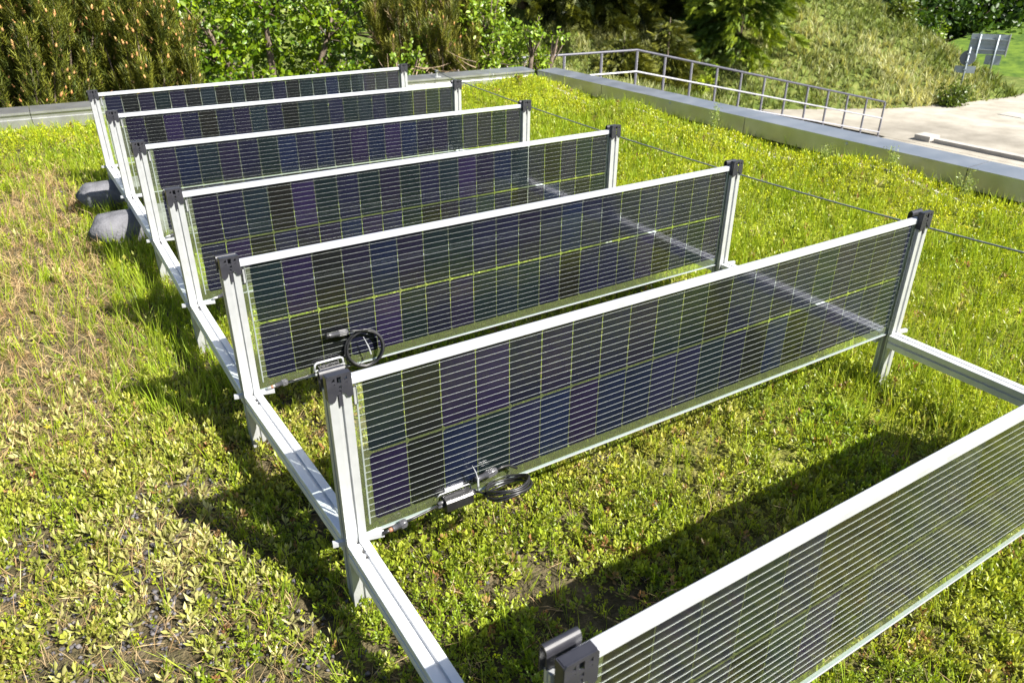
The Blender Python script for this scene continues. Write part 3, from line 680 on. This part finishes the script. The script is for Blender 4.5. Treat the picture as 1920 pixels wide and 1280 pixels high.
S = Scatter()
x, y, d = sample(44000, .8); dr = z_dry(x, y); keep = rng.random(len(x)) < np.clip(dr * 1.0 + .14 * (1 - .8 * sm(x, .2, 1.2)) + .35 * z_gravel(x, y), 0, 1); x, y, d = x[keep], y[keep], d[keep]; n = len(x)
put(S, STRAW, x, y, d, blend((.34, .21, .10), (.60, .46, .24), rng.random(n)), .8, .7, .006, .18)
x = rng.uniform(-1.9, -.9, 12000); y = rng.uniform(.2, 6.2, 12000); k = ~in_poly(x, y, poly); x, y = x[k][:5000], y[k][:5000]; d = np.full(len(x), 1.6)
put(S, STRAW, x, y, d, blend((.34, .21, .10), (.60, .46, .24), rng.random(len(x))), .95, .7, .006)
tag(S.build('dry_moss', GRASSM), 'dry tan moss and straw on the left of the roof', 'dry moss', kind='stuff')

S = Scatter()
x, y, d = sample(26000, 1.0); zz = np.exp(-((x + .36) / .22) ** 2 - ((y - 1.15) / .38) ** 2) + .6 * np.exp(-((x + .55) / .2) ** 2 - ((y - 1.75) / .25) ** 2) + .02
keep = rng.random(len(x)) < zz * .9; x, y, d = x[keep], y[keep], d[keep]; n = len(x)
put(S, LANC, x, y, d, blend((.25, .28, .03), (.52, .49, .20), rng.random(n)), .80, .3)
tag(S.build('hawkweed', LEAF), 'patch of longer pale green leaves left of the ground rail', 'weeds', kind='stuff')

S = Scatter()
x, y, d = sample(42000, 1.2); gv = z_gravel(x, y); keep = rng.random(len(x)) < np.clip(gv * 1.0 + .06, 0, 1); x, y, d = x[keep], y[keep], d[keep]; n = len(x)
put(S, PEB, x, y, d, blend((.05, .047, .05), (.16, .15, .155), rng.random(n) ** 1.5), .0065, .8, .004, .1)
x = rng.uniform(3.78, 4.04, 5000); y = rng.uniform(.9, 6.0, 5000); d = np.full(5000, 3.); 
put(S, PEB, x, y, d, blend((.30, .28, .25), (.55, .52, .48), rng.random(5000)), .009, .8, .004, 0)
tag(S.build('gravel', STONEM), 'dark lava gravel and pale edge pebbles between the plants', 'gravel', kind='stuff')

# yellow stonecrop flowers
S = Scatter()
def star():
    V, F = [(0, 0, .002)], []
    for k in range(5):
        a = k * 2 * math.pi / 5; V += [(math.cos(a - .3) * .5, math.sin(a - .3) * .5, .1), (math.cos(a), math.sin(a), .25), (math.cos(a + .3) * .5, math.sin(a + .3) * .5, .1)]
        F += [(0, 3 * k + 1, 3 * k + 2), (0, 3 * k + 2, 3 * k + 3)]
    return np.array(V), np.array(F), np.ones(len(V))
x, y, d = sample(12000, .3); mt = z_mat(x, y); lfz = sm(-x, .05, .3) * sm(y, 5.0, 5.5)
keep = rng.random(len(x)) < np.clip(mt * .16 * (fbm(x, y, 2.2, 90) > .48) + .010 + lfz * .5 * (fbm(x, y, 3, 91) > .5), 0, 1); x, y, d = x[keep], y[keep], d[keep]
put(S, [star()], x, y, d, blend((.62, .50, .02), (.75, .66, .05), rng.random(len(x))), .008, .25, .030, .2, .08)
tag(S.build('yellow_flowers', LEAF), 'small yellow stonecrop flowers dotted over the roof', 'flowers', kind='stuff')

# tall weed stems by the parapet, each a plant of its own
def weed(loc, h, label, seed):
    r_ = random.Random(seed); e = empty('weed', loc); tag(e, label, 'weed', 'tall wispy weeds along the parapet')
    SS = Scatter(); st = MB()
    for s_ in range(7):
        a = r_.uniform(0, 6.28); sp = r_.uniform(.1, .35); hh = h * r_.uniform(.6, 1)
        P = [Vector((math.cos(a) * sp * hh * t ** 1.5, math.sin(a) * sp * hh * t ** 1.5, hh * t)) for t in np.linspace(0, 1, 5)]
        st.tube(P, [.0016, .0014, .0012, .001, .0006], 4)
        pp = np.array([P[i].lerp(P[i + 1], r_.random()) for i in range(1, 4) for _ in range(14)]) + rng.normal(0, .012, (42, 3))
        SS.add(kite_T, pp, rng.normal(0, 1, (42, 3)) + np.array([0, 0, .6]), rng.uniform(0, 6.28, 42), rng.uniform(.6, 1.2, 42), blend((.20, .29, .05), (.36, .40, .12), rng.random(42)))
    st.build('stem', mat('weed_stem', (.22, .30, .06), .6), e)
    tag(SS.build('leaves', LEAF, e), kind='stuff')
v_, f_ = kite(.016, .005, .2); kite_T = (v_, np.array(f_), np.array([.85, 1, 1.1, 1]))
for k, (wx, wy, wh, lb) in enumerate([(3.70, 3.35, .22, 'tallest wispy weed against the long parapet'), (3.80, 2.05, .15, 'feathery weed by the parapet above a yellow stonecrop mound'), (3.82, 1.62, .17, 'thin weed near the right end of the long parapet'), (3.74, 2.45, .14, 'low feathery weed at the middle of the long parapet'), (3.72, 4.6, .10, 'short weed near the far corner of the long parapet')]):
    weed((wx, wy, float(roof_z(wx, wy)) + .0), wh, lb, 200 + k)

# ------------------------------------------------------------------ trees and shrubs
def norm(a): return a / (np.linalg.norm(a, axis=-1, keepdims=True) + 1e-9)
def needle_twig(seed, n=21, L=.13, nl=.055, nw=.0036):
    r_ = random.Random(seed); V, F, S = [], [], []
    for k in range(n):
        t = (k + .5) / n; a = k * 2.399; el = R(38 + 20 * t + r_.uniform(-10, 10)); l = nl * r_.uniform(.8, 1.15)
        b = np.array([0, 0, L * t]); d = np.array([math.cos(a) * math.cos(el), math.sin(a) * math.cos(el), math.sin(el)]); s = np.array([-math.sin(a), math.cos(a), 0]) * nw
        n0 = len(V); V += [b - s, b + s, b + d * l]; F.append((n0, n0 + 1, n0 + 2)); q_ = r_.uniform(.7, 1.2); S += [q_ * .7, q_ * .7, q_ * 1.15]
    n0 = len(V); V += [(-.003, 0, 0), (.003, 0, 0), (0, 0, L)]; F.append((n0, n0 + 1, n0 + 2)); S += [.9, .9, .9]
    return np.array(V), np.array(F), np.array(S)
NT = [needle_twig(s) for s in range(4)]
def bud():
    V, F = [], []
    for i, (z, r_) in enumerate([(0, .25), (.35, .40), (.8, .28), (1.3, .04)]):
        for k in range(5): a = 2 * math.pi * k / 5 + i * .4; V.append((math.cos(a) * r_, math.sin(a) * r_, z))
    for i in range(3):
        for k in range(5):
            a, b, c, d_ = i * 5 + k, i * 5 + (k + 1) % 5, (i + 1) * 5 + (k + 1) % 5, (i + 1) * 5 + k; F += [(a, b, c), (a, c, d_)]
    return np.array(V), np.array(F), np.array([.8] * 5 + [1.] * 5 + [1.1] * 5 + [1.2] * 5)
BUD = bud()
def pine(base, top, rx, ry, nl, ntw, label, cols, seed, name='pine_tree', brown=.0, budp=.20, lean=(0, 0)):
    g = np.random.default_rng(seed); e = empty(name, base); tag(e, label, 'pine tree', 'shrubs and trees behind the far parapet')
    H_ = top - base[2]; limbs = []; st = MB()
    for k in range(nl):
        a = g.uniform(0, 6.283); rr = math.sqrt(g.random()); ex, ey = math.cos(a) * rx * rr, math.sin(a) * ry * rr; hh = H_ * (1 - .32 * rr ** 2) * g.uniform(.86, 1.04)
        P = np.array([[ex * t ** .8 + lean[0] * t * t * H_ + .04 * math.sin(5 * t + k), ey * t ** .8 + lean[1] * t * t * H_ + .04 * math.cos(4 * t + k), hh * t] for t in np.linspace(0, 1, 9)])
        limbs.append(P); st.tube([tuple(p_) for p_ in P], list(np.linspace(.022, .004, 9)), 6)
    st.build('trunk', BARK, e, True)
    S = Scatter(); SB = Scatter()
    per = ntw // nl
    for P in limbs:
        t = 1 - (g.random(per) ** 1.15) * .62; f = t * 8; i = np.minimum(f.astype(int), 7); w_ = (f - i)[:, None]
        c = P[i] * (1 - w_) + P[i + 1] * w_
        ax = norm(P[i + 1] - P[i]); out = g.normal(0, 1, (per, 3)); out -= ax * (out * ax).sum(1, keepdims=True); out = norm(out)
        rad = (.02 + .20 * (1.06 - t)[:, None]) * g.uniform(.2, 1.3, (per, 1))
        pos = c + out * rad - np.array([0, 0, .02]); D = norm(out * .55 * (1.3 - t)[:, None] + ax * .5 + np.array([0, 0, .75]) + g.normal(0, .18, (per, 3)))
        cc_ = blend(cols[0], cols[1], g.random(per)); bm = g.random(per) < brown; cc_[bm] = blend((.22, .15, .08), (.34, .26, .14), g.random(bm.sum()))
        wh = g.integers(0, 4, per); s_ = g.uniform(.8, 1.35, per)
        for k in range(4):
            m = wh == k; S.add(NT[k], pos[m], D[m], g.uniform(0, 6.28, m.sum()), s_[m], cc_[m])
        mb_ = (g.random(per) < budp) & (t > .45)
        SB.add(BUD, (pos + D * .105 * s_[:, None])[mb_], D[mb_], g.uniform(0, 6.28, mb_.sum()), g.uniform(.022, .034, mb_.sum()), blend((.50, .23, .09), (.58, .36, .15), g.random(mb_.sum())))
    tag(S.build('crown', NEEDLE, e), kind='stuff')
    if SB.n: tag(SB.build('pollen_cones', BUDM, e), kind='stuff')
    return e
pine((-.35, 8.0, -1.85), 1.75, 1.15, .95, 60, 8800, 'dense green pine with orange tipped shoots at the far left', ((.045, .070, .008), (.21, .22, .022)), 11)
pine((.72, 7.85, -1.85), 1.2, .55, .6, 26, 4500, 'smaller leaning pine with orange buds left of the leafy tree', ((.045, .070, .008), (.22, .225, .022)), 12)
pine((3.95, 8.15, -1.85), 1.25, .95, .8, 40, 6000, 'sparse pine with bare brown lower branches and grey cones', ((.06, .085, .010), (.27, .26, .028)), 13, brown=.06, budp=.08)
# bare crossing twigs and old cones at the foot of the sparse pine
e = empty('dead_branch', (3.6, 7.1, -.6)); tag(e, 'tangle of bare brown pine branches lying over the far parapet', 'branches')
g = np.random.default_rng(77); st = MB(); cn = Scatter()
for k in range(60):
    a = np.array([g.uniform(-.9, .9), g.uniform(-.35, .5), g.uniform(-.1, .55)]); d_ = norm(np.array([g.normal(.3, .8), g.normal(-.2, .4), g.normal(.15, .35)])); L = g.uniform(.15, .5)
    st.tube([tuple(a + d_ * L * t + np.array([0, 0, -.06 * L * math.sin(3 * t)])) for t in (0, .35, .7, 1)], [.006, .005, .0035, .0015], 5)
st.build('twigs', mat('dry_twig', (.30, .22, .14), .85), e); tag(e.children[0], kind='stuff')
pc = np.stack([g.uniform(-.7, .8, 26), g.uniform(-.35, .3, 26), g.uniform(0, .5, 26)], 1)
cn.add(BUD, pc, g.normal(0, 1, (26, 3)), g.uniform(0, 6, 26), g.uniform(.022, .034, 26), blend((.20, .17, .16), (.34, .30, .29), g.random(26))); tag(cn.build('cones', BUDM, e), kind='stuff')

def leafT(l=1., w_=.55, fold=.12):
    V = np.array([(0, 0, 0), (fold * .6, -w_ * .42, l * .30), (fold, -w_ * .5, l * .62), (0.03, 0, l * 1.0), (fold, w_ * .5, l * .62), (fold * .6, w_ * .42, l * .30)])
    return V, np.array([(0, 1, 2), (0, 2, 3), (0, 3, 4), (0, 4, 5)]), np.array([.85, 1, 1, 1.1, 1, 1])
LT = leafT()
def broadleaf(base, blobs, nlv, size, label, cols, seed, name, cat, group, droop=.2, upfrac=.35, limbs=True):
    """blobs: (x,y,z,rx,ry,rz) relative to the base; leaves hang on twigs that end in each blob's shell"""
    g = np.random.default_rng(seed); e = empty(name, base); tag(e, label, cat, group)
    st = MB(); wts = np.array([b[3] * b[5] for b in blobs]); wts = wts / wts.sum(); S = Scatter()
    for b, w_ in zip(blobs, wts):
        c = np.array(b[:3]); r3 = np.array(b[3:])
        ntw = max(6, int(nlv * w_ / 12))
        dirs = norm(g.normal(0, 1, (ntw, 3))); rad = g.uniform(.45, 1.0, (ntw, 1)) ** .6
        tips = c + dirs * rad * r3 * (1 + .18 * g.normal(0, 1, (ntw, 1)))
        td = norm(dirs * .8 + np.array([0, 0, .25]) + g.normal(0, .35, (ntw, 3)))
        tint = g.random(ntw)
        for j in range(12):
            t = j / 12 * size * 4.2
            pos = tips - td * t + g.normal(0, size * .35, (ntw, 3)) * .7
            D = norm(td * .5 + g.normal(0, .55, (ntw, 3)) + np.array([0, 0, -droop]))
            S.add(LT, pos, D, g.uniform(0, 6.28, ntw), size * g.uniform(.65, 1.2, ntw), blend(cols[0], cols[1], tint * .55 + g.random(ntw) * .45), .10)
        if limbs:
            q0 = np.array([0, 0, 0.]); 
            st.tube([tuple(q0), tuple(c * np.array([.35, .35, .5])), tuple(c * .8), tuple(c)], [.05 + .02 * len(blobs) ** .5, .05, .03, .015], 7)
            for k in range(min(14, ntw)):
                st.tube([tuple(c * .85), tuple((c * .85 + tips[k]) / 2 + g.normal(0, .05 * r3[0], 3)), tuple(tips[k])], [.014, .009, .004], 5)
    if limbs: st.build('trunk', BARK, e, True)
    tag(S.build('crown', LEAF, e), kind='stuff')
    return e
GB = 'shrubs and trees behind the far parapet'
broadleaf((2.25, 8.9, -1.85), [(0, 0, 2.6, 1.0, .9, .8), (-.75, -.35, 2.2, .7, .6, .6), (.75, -.2, 2.25, .7, .6, .55), (-.45, -.65, 1.6, .45, .35, .3), (.55, -.75, 1.55, .5, .35, .3), (-.9, -.1, 1.3, .5, .5, .4), (1.15, -.5, 1.6, .45, .4, .4), (0, .5, 1.5, 1.2, .4, .8)], 12500, .070,
          'bright green leafy tree in the middle behind the last panel row', ((.03, .10, .004), (.26, .36, .010)), 21, 'leafy_tree', 'tree', GB)
broadleaf((4.65, 7.45, -1.85), [(-.15, 0, 1.85, .45, .35, .35), (.05, -.15, 1.45, .35, .3, .3), (-.35, .1, 2.2, .35, .3, .3), (.25, -.2, 1.75, .16, .12, .22), (.42, -.3, 1.95, .10, .08, .10), (.1, -.3, 2.05, .14, .1, .16)], 3600, .055,
          'light yellow green shrub reaching out over the far parapet corner', ((.12, .22, .015), (.28, .38, .03)), 22, 'leafy_shrub', 'shrub', GB)

broadleaf((3.35, 7.55, -1.85), [(0, 0, 1.75, .28, .2, .25), (-.35, .05, 1.45, .22, .2, .2), (.4, .1, 2.05, .25, .2, .25), (.15, .1, 1.35, .3, .2, .15), (.7, 0, 1.6, .22, .2, .25)], 1500, .055,
          'small leafy sprigs growing through the sparse pine', ((.10, .20, .012), (.26, .36, .03)), 24, 'leafy_shrub', 'shrub', GB)
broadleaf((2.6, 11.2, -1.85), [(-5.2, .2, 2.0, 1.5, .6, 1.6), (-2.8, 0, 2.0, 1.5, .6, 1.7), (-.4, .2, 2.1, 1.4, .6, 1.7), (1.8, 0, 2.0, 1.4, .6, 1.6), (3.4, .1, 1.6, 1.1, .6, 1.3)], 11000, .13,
          'added dark hedge backing the gaps of the pines and the leafy tree', ((.012, .028, .003), (.04, .075, .006)), 23, 'hedge', 'hedge', GB)  # dark-leaved backing added so the gaps between the trees stay dark
# conifers beyond the railing
def spray(seed):
    r_ = random.Random(seed); V, F, S = [], [], []
    for k in range(11):
        t = k / 10; sgn = 1 if k % 2 else -1; l = .34 * (1 - .55 * t); a = R(42 + r_.uniform(-8, 8)) * sgn
        b = np.array([0, 0, t * .75]); d = np.array([-.18 * t - r_.uniform(0, .12), math.sin(a), math.cos(a)]); n_ = np.array([0, math.cos(a), -math.sin(a)]) * .045
        n0 = len(V); V += [b - n_, b + n_, b + d * l]; F.append((n0, n0 + 1, n0 + 2)); q_ = r_.uniform(.75, 1.2); S += [q_ * .75, q_ * .75, q_ * 1.15]
    n0 = len(V); V += [(0, -.03, 0), (0, .03, 0), (-.25, 0, 1.0)]; F.append((n0, n0 + 1, n0 + 2)); S += [.8, .8, 1.2]
    return np.array(V), np.array(F), np.array(S)
SPR = [spray(s) for s in range(4)]
def conifer(base, h, r0, n, label, cols, seed, size=.5, droop=.35, name='spruce', tipb=.3):
    g = np.random.default_rng(seed); e = empty(name, base); tag(e, label, 'conifer', 'conifers beyond the railing')
    MB().tube([(0, 0, -.3), (.03, .02, h * .4), (0, 0, h)], [.035 * h ** .8, .022 * h ** .8, .01], 8).build('trunk', BARK, e, True)
    nb = 240; S = Scatter(); zb = .02 + g.random(nb) ** .9 * .95; az = g.uniform(0, 6.283, nb); lb = r0 * (1 - zb) ** .75 * g.uniform(.65, 1.12, nb) + .15
    bi = g.choice(nb, n, p=(lb ** 1.5) / (lb ** 1.5).sum()); t = g.random(n) ** .6
    rr = lb[bi] * t; z = zb[bi] * h + rr * (.10 - droop * t) + g.normal(0, .05 * size, n); a = az[bi] + g.normal(0, .16, n) * (1.2 - t)
    pos = np.stack([np.cos(a) * rr, np.sin(a) * rr, z], 1)
    D = norm(np.stack([np.cos(a), np.sin(a), -droop + g.normal(0, .25, n)], 1) + g.normal(0, .35, (n, 3)))
    c = blend(cols[0], cols[1], .65 * t ** 2 * g.random(n) + .35 * (t > .8) * g.random(n) + tipb * (g.random(nb)[bi] - .5))
    wh = g.integers(0, 4, n); s_ = size * g.uniform(.6, 1.25, n)
    for k in range(4):
        m = wh == k; S.add(SPR[k], pos[m], D[m], g.normal(0, .5, m.sum()), s_[m], c[m])
    tag(S.build('crown', NEEDLE, e), kind='stuff'); return e
DK = ((.014, .024, .003), (.17, .18, .012)); LG = ((.045, .095, .006), (.34, .42, .02))
tz = lambda x, y: float(terrain_z(np.array([x]), np.array([y]))[0])
for k, (cx, cy, h, r0, n, lb, cl, sz, dp) in enumerate([
    (14.6, 22.6, 7.5, 2.4, 5500, 'tall dark conifer at the left end of the railing', DK, .55, .35),
    (16.4, 21.6, 7.0, 2.3, 7000, 'tall dark olive conifer directly behind the railing corner', DK, .50, .45),
    (18.6, 21.0, 7.0, 2.2, 7000, 'dark conifer between the railing corner and the light green one', DK, .50, .4),
    (14.9, 17.6, 1.55, 1.15, 3400, 'low spreading olive conifer close behind the railing corner', ((.05, .065, .008), (.26, .26, .03)), .30, .15),
    (16.9, 17.9, 2.1, 1.05, 3000, 'small conifer right of the railing corner with yellowish tips', ((.05, .065, .008), (.24, .24, .03)), .30, .2),
    (19.95, 17.95, 6.6, 2.05, 10500, 'light green spruce with drooping branches on the grassy slope', LG, .36, .45),
    (20.0, 22.6, 8.0, 2.4, 4500, 'dark tall spruce behind the light green one', DK, .6, .4)]):
    conifer((cx, cy, tz(cx, cy) - .1), h, r0, n, lb, cl, 300 + k, sz, dp)

# shrubs on and around the slope
GS = 'bushes on the grassy slope'
def bush(x, y, z, rx, rz, n, size, label, cols, seed, name='bush'):
    broadleaf((x, y, z), [(0, 0, rz * .9, rx, rx, rz), (rx * .6, .1, rz * .6, rx * .6, rx * .6, rz * .6), (-rx * .6, -.1, rz * .7, rx * .55, rx * .6, rz * .6)], n, size, label, cols, seed, name, 'bush', GS, limbs=True)
bush(25.2, 13.35, tz(25.2, 13.35) - .05, .62, .50, 1500, .10, 'dark green bush at the foot of the slope below the road signs', ((.035, .07, .008), (.14, .20, .02)), 41)
bush(27.0, 16.9, tz(27., 16.9) - .1, .55, .62, 1300, .12, 'round bush alone high on the slope, dark on its shaded side', ((.05, .085, .008), (.17, .22, .025)), 42)
bush(26.6, 19.0, tz(26.6, 19.) - .1, .8, .7, 1300, .14, 'yellow green bush at the top of the slope', ((.10, .17, .012), (.25, .31, .03)), 43)
bush(31.5, 17.9, -3.3, .35, .95, 700, .13, 'light green sapling sticking up behind the ridge', ((.10, .19, .012), (.25, .34, .03)), 44)
bush(24.3, 20.0, tz(24.3, 20.) - .1, .7, .5, 900, .14, 'dark bush at the top of the slope beside the light spruce', ((.04, .08, .008), (.13, .19, .02)), 45)

# dark wood at the upper right and centre
for k, (tx, ty, tz_, rr, rz, n, lb, cl) in enumerate([
    (36.5, 23.5, -3.6, 3.0, 3.4, 5200, 'big dark leafy tree at the top right, left of the signs', ((.018, .045, .006), (.06, .12, .012))),
    (41.5, 22.5, -3.6, 3.2, 3.6, 5200, 'big dark leafy tree right behind the road signs', ((.018, .045, .006), (.07, .14, .012))),
    (44.0, 18.3, -3.6, 2.6, 3.2, 4600, 'green leafy tree at the upper right edge above the far bank', ((.03, .08, .008), (.10, .22, .015))),
    (33.5, 27.5, -3.6, 3.2, 3.8, 4200, 'dark tree rising behind the grassy ridge', ((.018, .045, .006), (.07, .13, .012))),
    (19.5, 31.5, -1.8, 3.0, 3.2, 4200, 'dark leafy tree behind the conifers at the top centre', ((.015, .035, .006), (.05, .09, .012)))]):
    broadleaf((tx, ty, tz_), [(0, 0, rz * 1.0, rr, rr, rz), (-rr * .5, -rr * .5, rz * .5, rr * .8, rr * .7, rz * .55), (rr * .6, -rr * .4, rz * .6, rr * .7, rr * .7, rz * .6)], n, .30, lb, cl, 500 + k, 'leafy_tree', 'tree', 'dark trees in the background')
# far bank at the right edge
xs = np.linspace(33.5, 60, 30); ys = np.linspace(8, 20.5, 26); X, Yg = np.meshgrid(xs, ys)
Z = -3.62 + np.clip((X - 35) * .16 + (Yg - 12) * .05, 0, 2.5) * np.clip((Yg - 9.0) * .4, 0, 1); idx = np.arange(X.size).reshape(26, 30)
q = np.stack([idx[:-1, :-1], idx[:-1, 1:], idx[1:, 1:], idx[1:, :-1]], -1).reshape(-1, 4); tri = np.concatenate([q[:, [0, 1, 2]], q[:, [0, 2, 3]]])
tag(link('far_bank', mesh_np('far_bank', np.stack([X, Yg, Z], -1).reshape(-1, 3), tri, FARLAWN, None, True)), kind='structure')

# distant wood closing the view
g = np.random.default_rng(5); S = Scatter(); n = 15000
a = R(90) - g.uniform(R(-12), R(80), n); dd = g.uniform(47, 62, n); z = -3.5 + 9.5 * g.random(n) * (.6 + .4 * np.sin(a * 23)); pos = np.stack([CP.x + np.cos(a) * dd, CP.y + np.sin(a) * dd, z], 1)
S.add(LT, pos, g.normal(0, 1, (n, 3)), g.uniform(0, 6.28, n), g.uniform(.5, 1.1, n), blend((.015, .035, .006), (.06, .10, .014), g.random(n)))
tag(S.build('distant_wood', LEAF), 'dark distant wood closing the view behind everything', 'wood', kind='stuff')

# tall pale grass on the embankment
S = Scatter(); n = 18000
x = g.uniform(10.5, 30.5, n); y = g.uniform(12.6, 22, n); hh = hill_h(x, y); yf = np.interp(x, FOOT[:, 0], FOOT[:, 1])
ok = (hh > .02) & (hh < 3.6) | ((x < 15.2) & (y > 12.7)); ok &= ~((x > 14.0) & (y < 12.55 + (x - 14.0) * .70) & (x < 19.3)); x, y = x[ok], y[ok]; n = len(x)
big = [tuft(900 + s, 5, .34, .022, .7) for s in range(4)]; wh = g.integers(0, 4, n); pos = np.stack([x, y, terrain_z(x, y) - .02], 1)
cl = blend((.11, .155, .02), (.46, .46, .22), np.clip(g.random(n) * .65 + 2.2 * (fbm(x, y, .55, 95) - .46), 0, 1))
for k in range(4):
    m = wh == k; S.add(big[k], pos[m], np.stack([g.normal(0, .3, m.sum()), g.normal(0, .3, m.sum()), np.ones(m.sum())], 1), g.uniform(0, 6.28, m.sum()), g.uniform(.45, 1.25, m.sum()) * (.6 + .9 * fbm(x[m], y[m], .8, 97)), cl[m])
tag(S.build('bank_grass', GRASSM), 'tall pale seeding grass covering the embankment slope', 'grass', kind='stuff')

# ------------------------------------------------------------------ railing on its sloping wall
C0 = Vector((10.75, 12.27, -.88)); E0 = Vector((19.02, 11.76, -2.60)); L0 = Vector((7.2, 12.50, -.88))
HR = .90
wl_ = empty('retaining_wall', (14, 12.2, -3.6)); tag(wl_, 'sloping concrete retaining wall under the metal railing', 'wall')
def wall_run(a, b, t=.12):
    d_ = (b - a); d_.z = 0; nrm = Vector((-d_.y, d_.x, 0)).normalized() * t; vs = []
    for p_ in (a, b):
        for s_ in (-1, 1):
            for z in (-3.7, p_.z - HR): vs.append((p_.x + nrm.x * s_, p_.y + nrm.y * s_, z))
    o = MB().add(vs, [(0, 1, 3, 2), (4, 6, 7, 5), (0, 4, 5, 1), (2, 3, 7, 6), (1, 5, 7, 3), (0, 2, 6, 4)]).build('wall_section', CONC); o.parent = wl_; o.location = -wl_.location
wall_run(L0, C0 + Vector((-.002, 0, 0))); wall_run(C0, E0)
rl = empty('railing', (C0.x, C0.y, C0.z - HR)); tag(rl, 'grey metal railing running down the ramp beyond the parapet', 'railing')
def rchild(mb, name, m): o = mb.build(name, m); o.parent = rl; o.location = -rl.location; return o
def run(a, b, n, first=True):
    for k in range(0 if first else 1, n + 1):
        p_ = a.lerp(b, k / n); wv = .028
        rchild(MB().box(p_.x - .022, p_.x + .022, p_.y - .012, p_.y + .012, p_.z - HR, p_.z - .02), 'post', RAILD)
        rchild(MB().box(p_.x + .023, p_.x + .034, p_.y - .010, p_.y + .010, p_.z - HR, p_.z - .02), 'post_highlight', RAILG)  # pale strip added beside each post as its edge highlight
    for dz_, rr, m in ((0, .024, RAILD), (-.42, .018, RAILG), (-.78, .016, RAILG)):
        v = Vector((0, -.014 if dz_ else 0, dz_)); rchild(MB().tube([a + v, b + v], rr, 8), 'handrail' if dz_ == 0 else 'rail', m)
run(L0, C0, 4); run(C0, E0, 11, False)

# road furniture seen from behind
def sign_a():
    b = (26.52, 13.92, tz(26.52, 13.92)); e = empty('road_sign', b); tag(e, 'back of a round road sign with a small plate under it', 'road sign')
    e.rotation_euler = (0, 0, math.atan2(CP.x - b[0], -(CP.y - b[1])) + .15); z0 = -b[2]
    MB().tube([(0, 0, -.3), (0, 0, -1.88 + z0)], .03, 10).build('pole', SIGNB, e, True)
    MB().tube([(0, .035, -2.22 + z0), (0, .05, -2.22 + z0)], .235, 32).build('disc', SIGND, e)
    MB().box(-.31, .31, .035, .05, -2.69 + z0, -2.47 + z0).build('plate', SIGNB, e)
    for z in (-2.08, -2.34, -2.58): MB().box(-.05, .05, -.035, .034, z - .015 + z0, z + .015 + z0).build('clamp', SIGNB, e)
sign_a()
def sign_b():
    b = (28.35, 14.15, tz(28.35, 14.15)); e = empty('direction_sign', b); tag(e, 'back of a wide direction sign board on two poles', 'road sign')
    e.rotation_euler = (0, 0, math.atan2(CP.x - b[0], -(CP.y - b[1])) + .12); z0 = -b[2]
    for x_ in (-.45, .10):
        MB().tube([(x_, 0, -.3), (x_, 0, -1.62 + z0)], .035, 10).build('pole', SIGNB, e, True)
    for k in range(2):
        MB().box(-.72, .42, .045, .062, -2.25 + k * .325 + z0, -1.935 + k * .325 + z0).build('board', SIGNB, e)
    MB().box(-.725, .425, .04, .066, -1.932 + z0, -1.928 + z0).build('joint', SIGND, e)
    MB().box(.422, .45, .0, .08, -2.30 + z0, -1.58 + z0).build('end_bar', ALU, e)
    MB().box(-.14, .34, .046, .060, -2.58 + z0, -2.27 + z0).build('lower_board', SIGNB, e)
    for z in (-2.1, -1.77): MB().box(-.7, .40, -.02, .043, z - .015 + z0, z + .015 + z0).build('stiffener', SIGNB, e)
sign_b()
kb = MB().box(19.62, 19.86, -4, 10.55, -3.7, -3.40).build('kerb', CONC); tag(kb, 'low concrete kerb edging the paved road', 'kerb')
k2 = MB().box(19.55, 20.0, 10.62, 11.05, -3.7, -3.36).build('concrete_block', CONC); tag(k2, 'pale concrete block at the end of the kerb', 'block')
mh = MB().box(24.9, 25.6, 11.0, 11.7, -3.52, -3.485).build('manhole_cover', CONC); tag(mh, 'pale square manhole cover set into the road', 'manhole cover')

# pale house glimpsed through the pine
hs = empty('house', (-2.2, 21, -1.8)); tag(hs, 'white plastered house glimpsed through gaps in the left pine', 'house')
MB().box(-5.5, 3.1, 0, 7, -1.8, 3.0).build('wall', PLASTER, hs)
MB().prism([(-.5, 3.0), (7.5, 3.0), (3.5, 5.6)], 0, -5.9, 3.5).build('roof', ROOFM, hs)
for x_ in (-3.6, -1.2, 1.4):
    w_ = MB().box(x_, x_ + 1.1, -.05, -.004, .4, 1.8).build('window', ALUTOP, hs); MB().box(x_ + .08, x_ + 1.02, -.062, -.051, .48, 1.72).build('pane', PANE, w_)
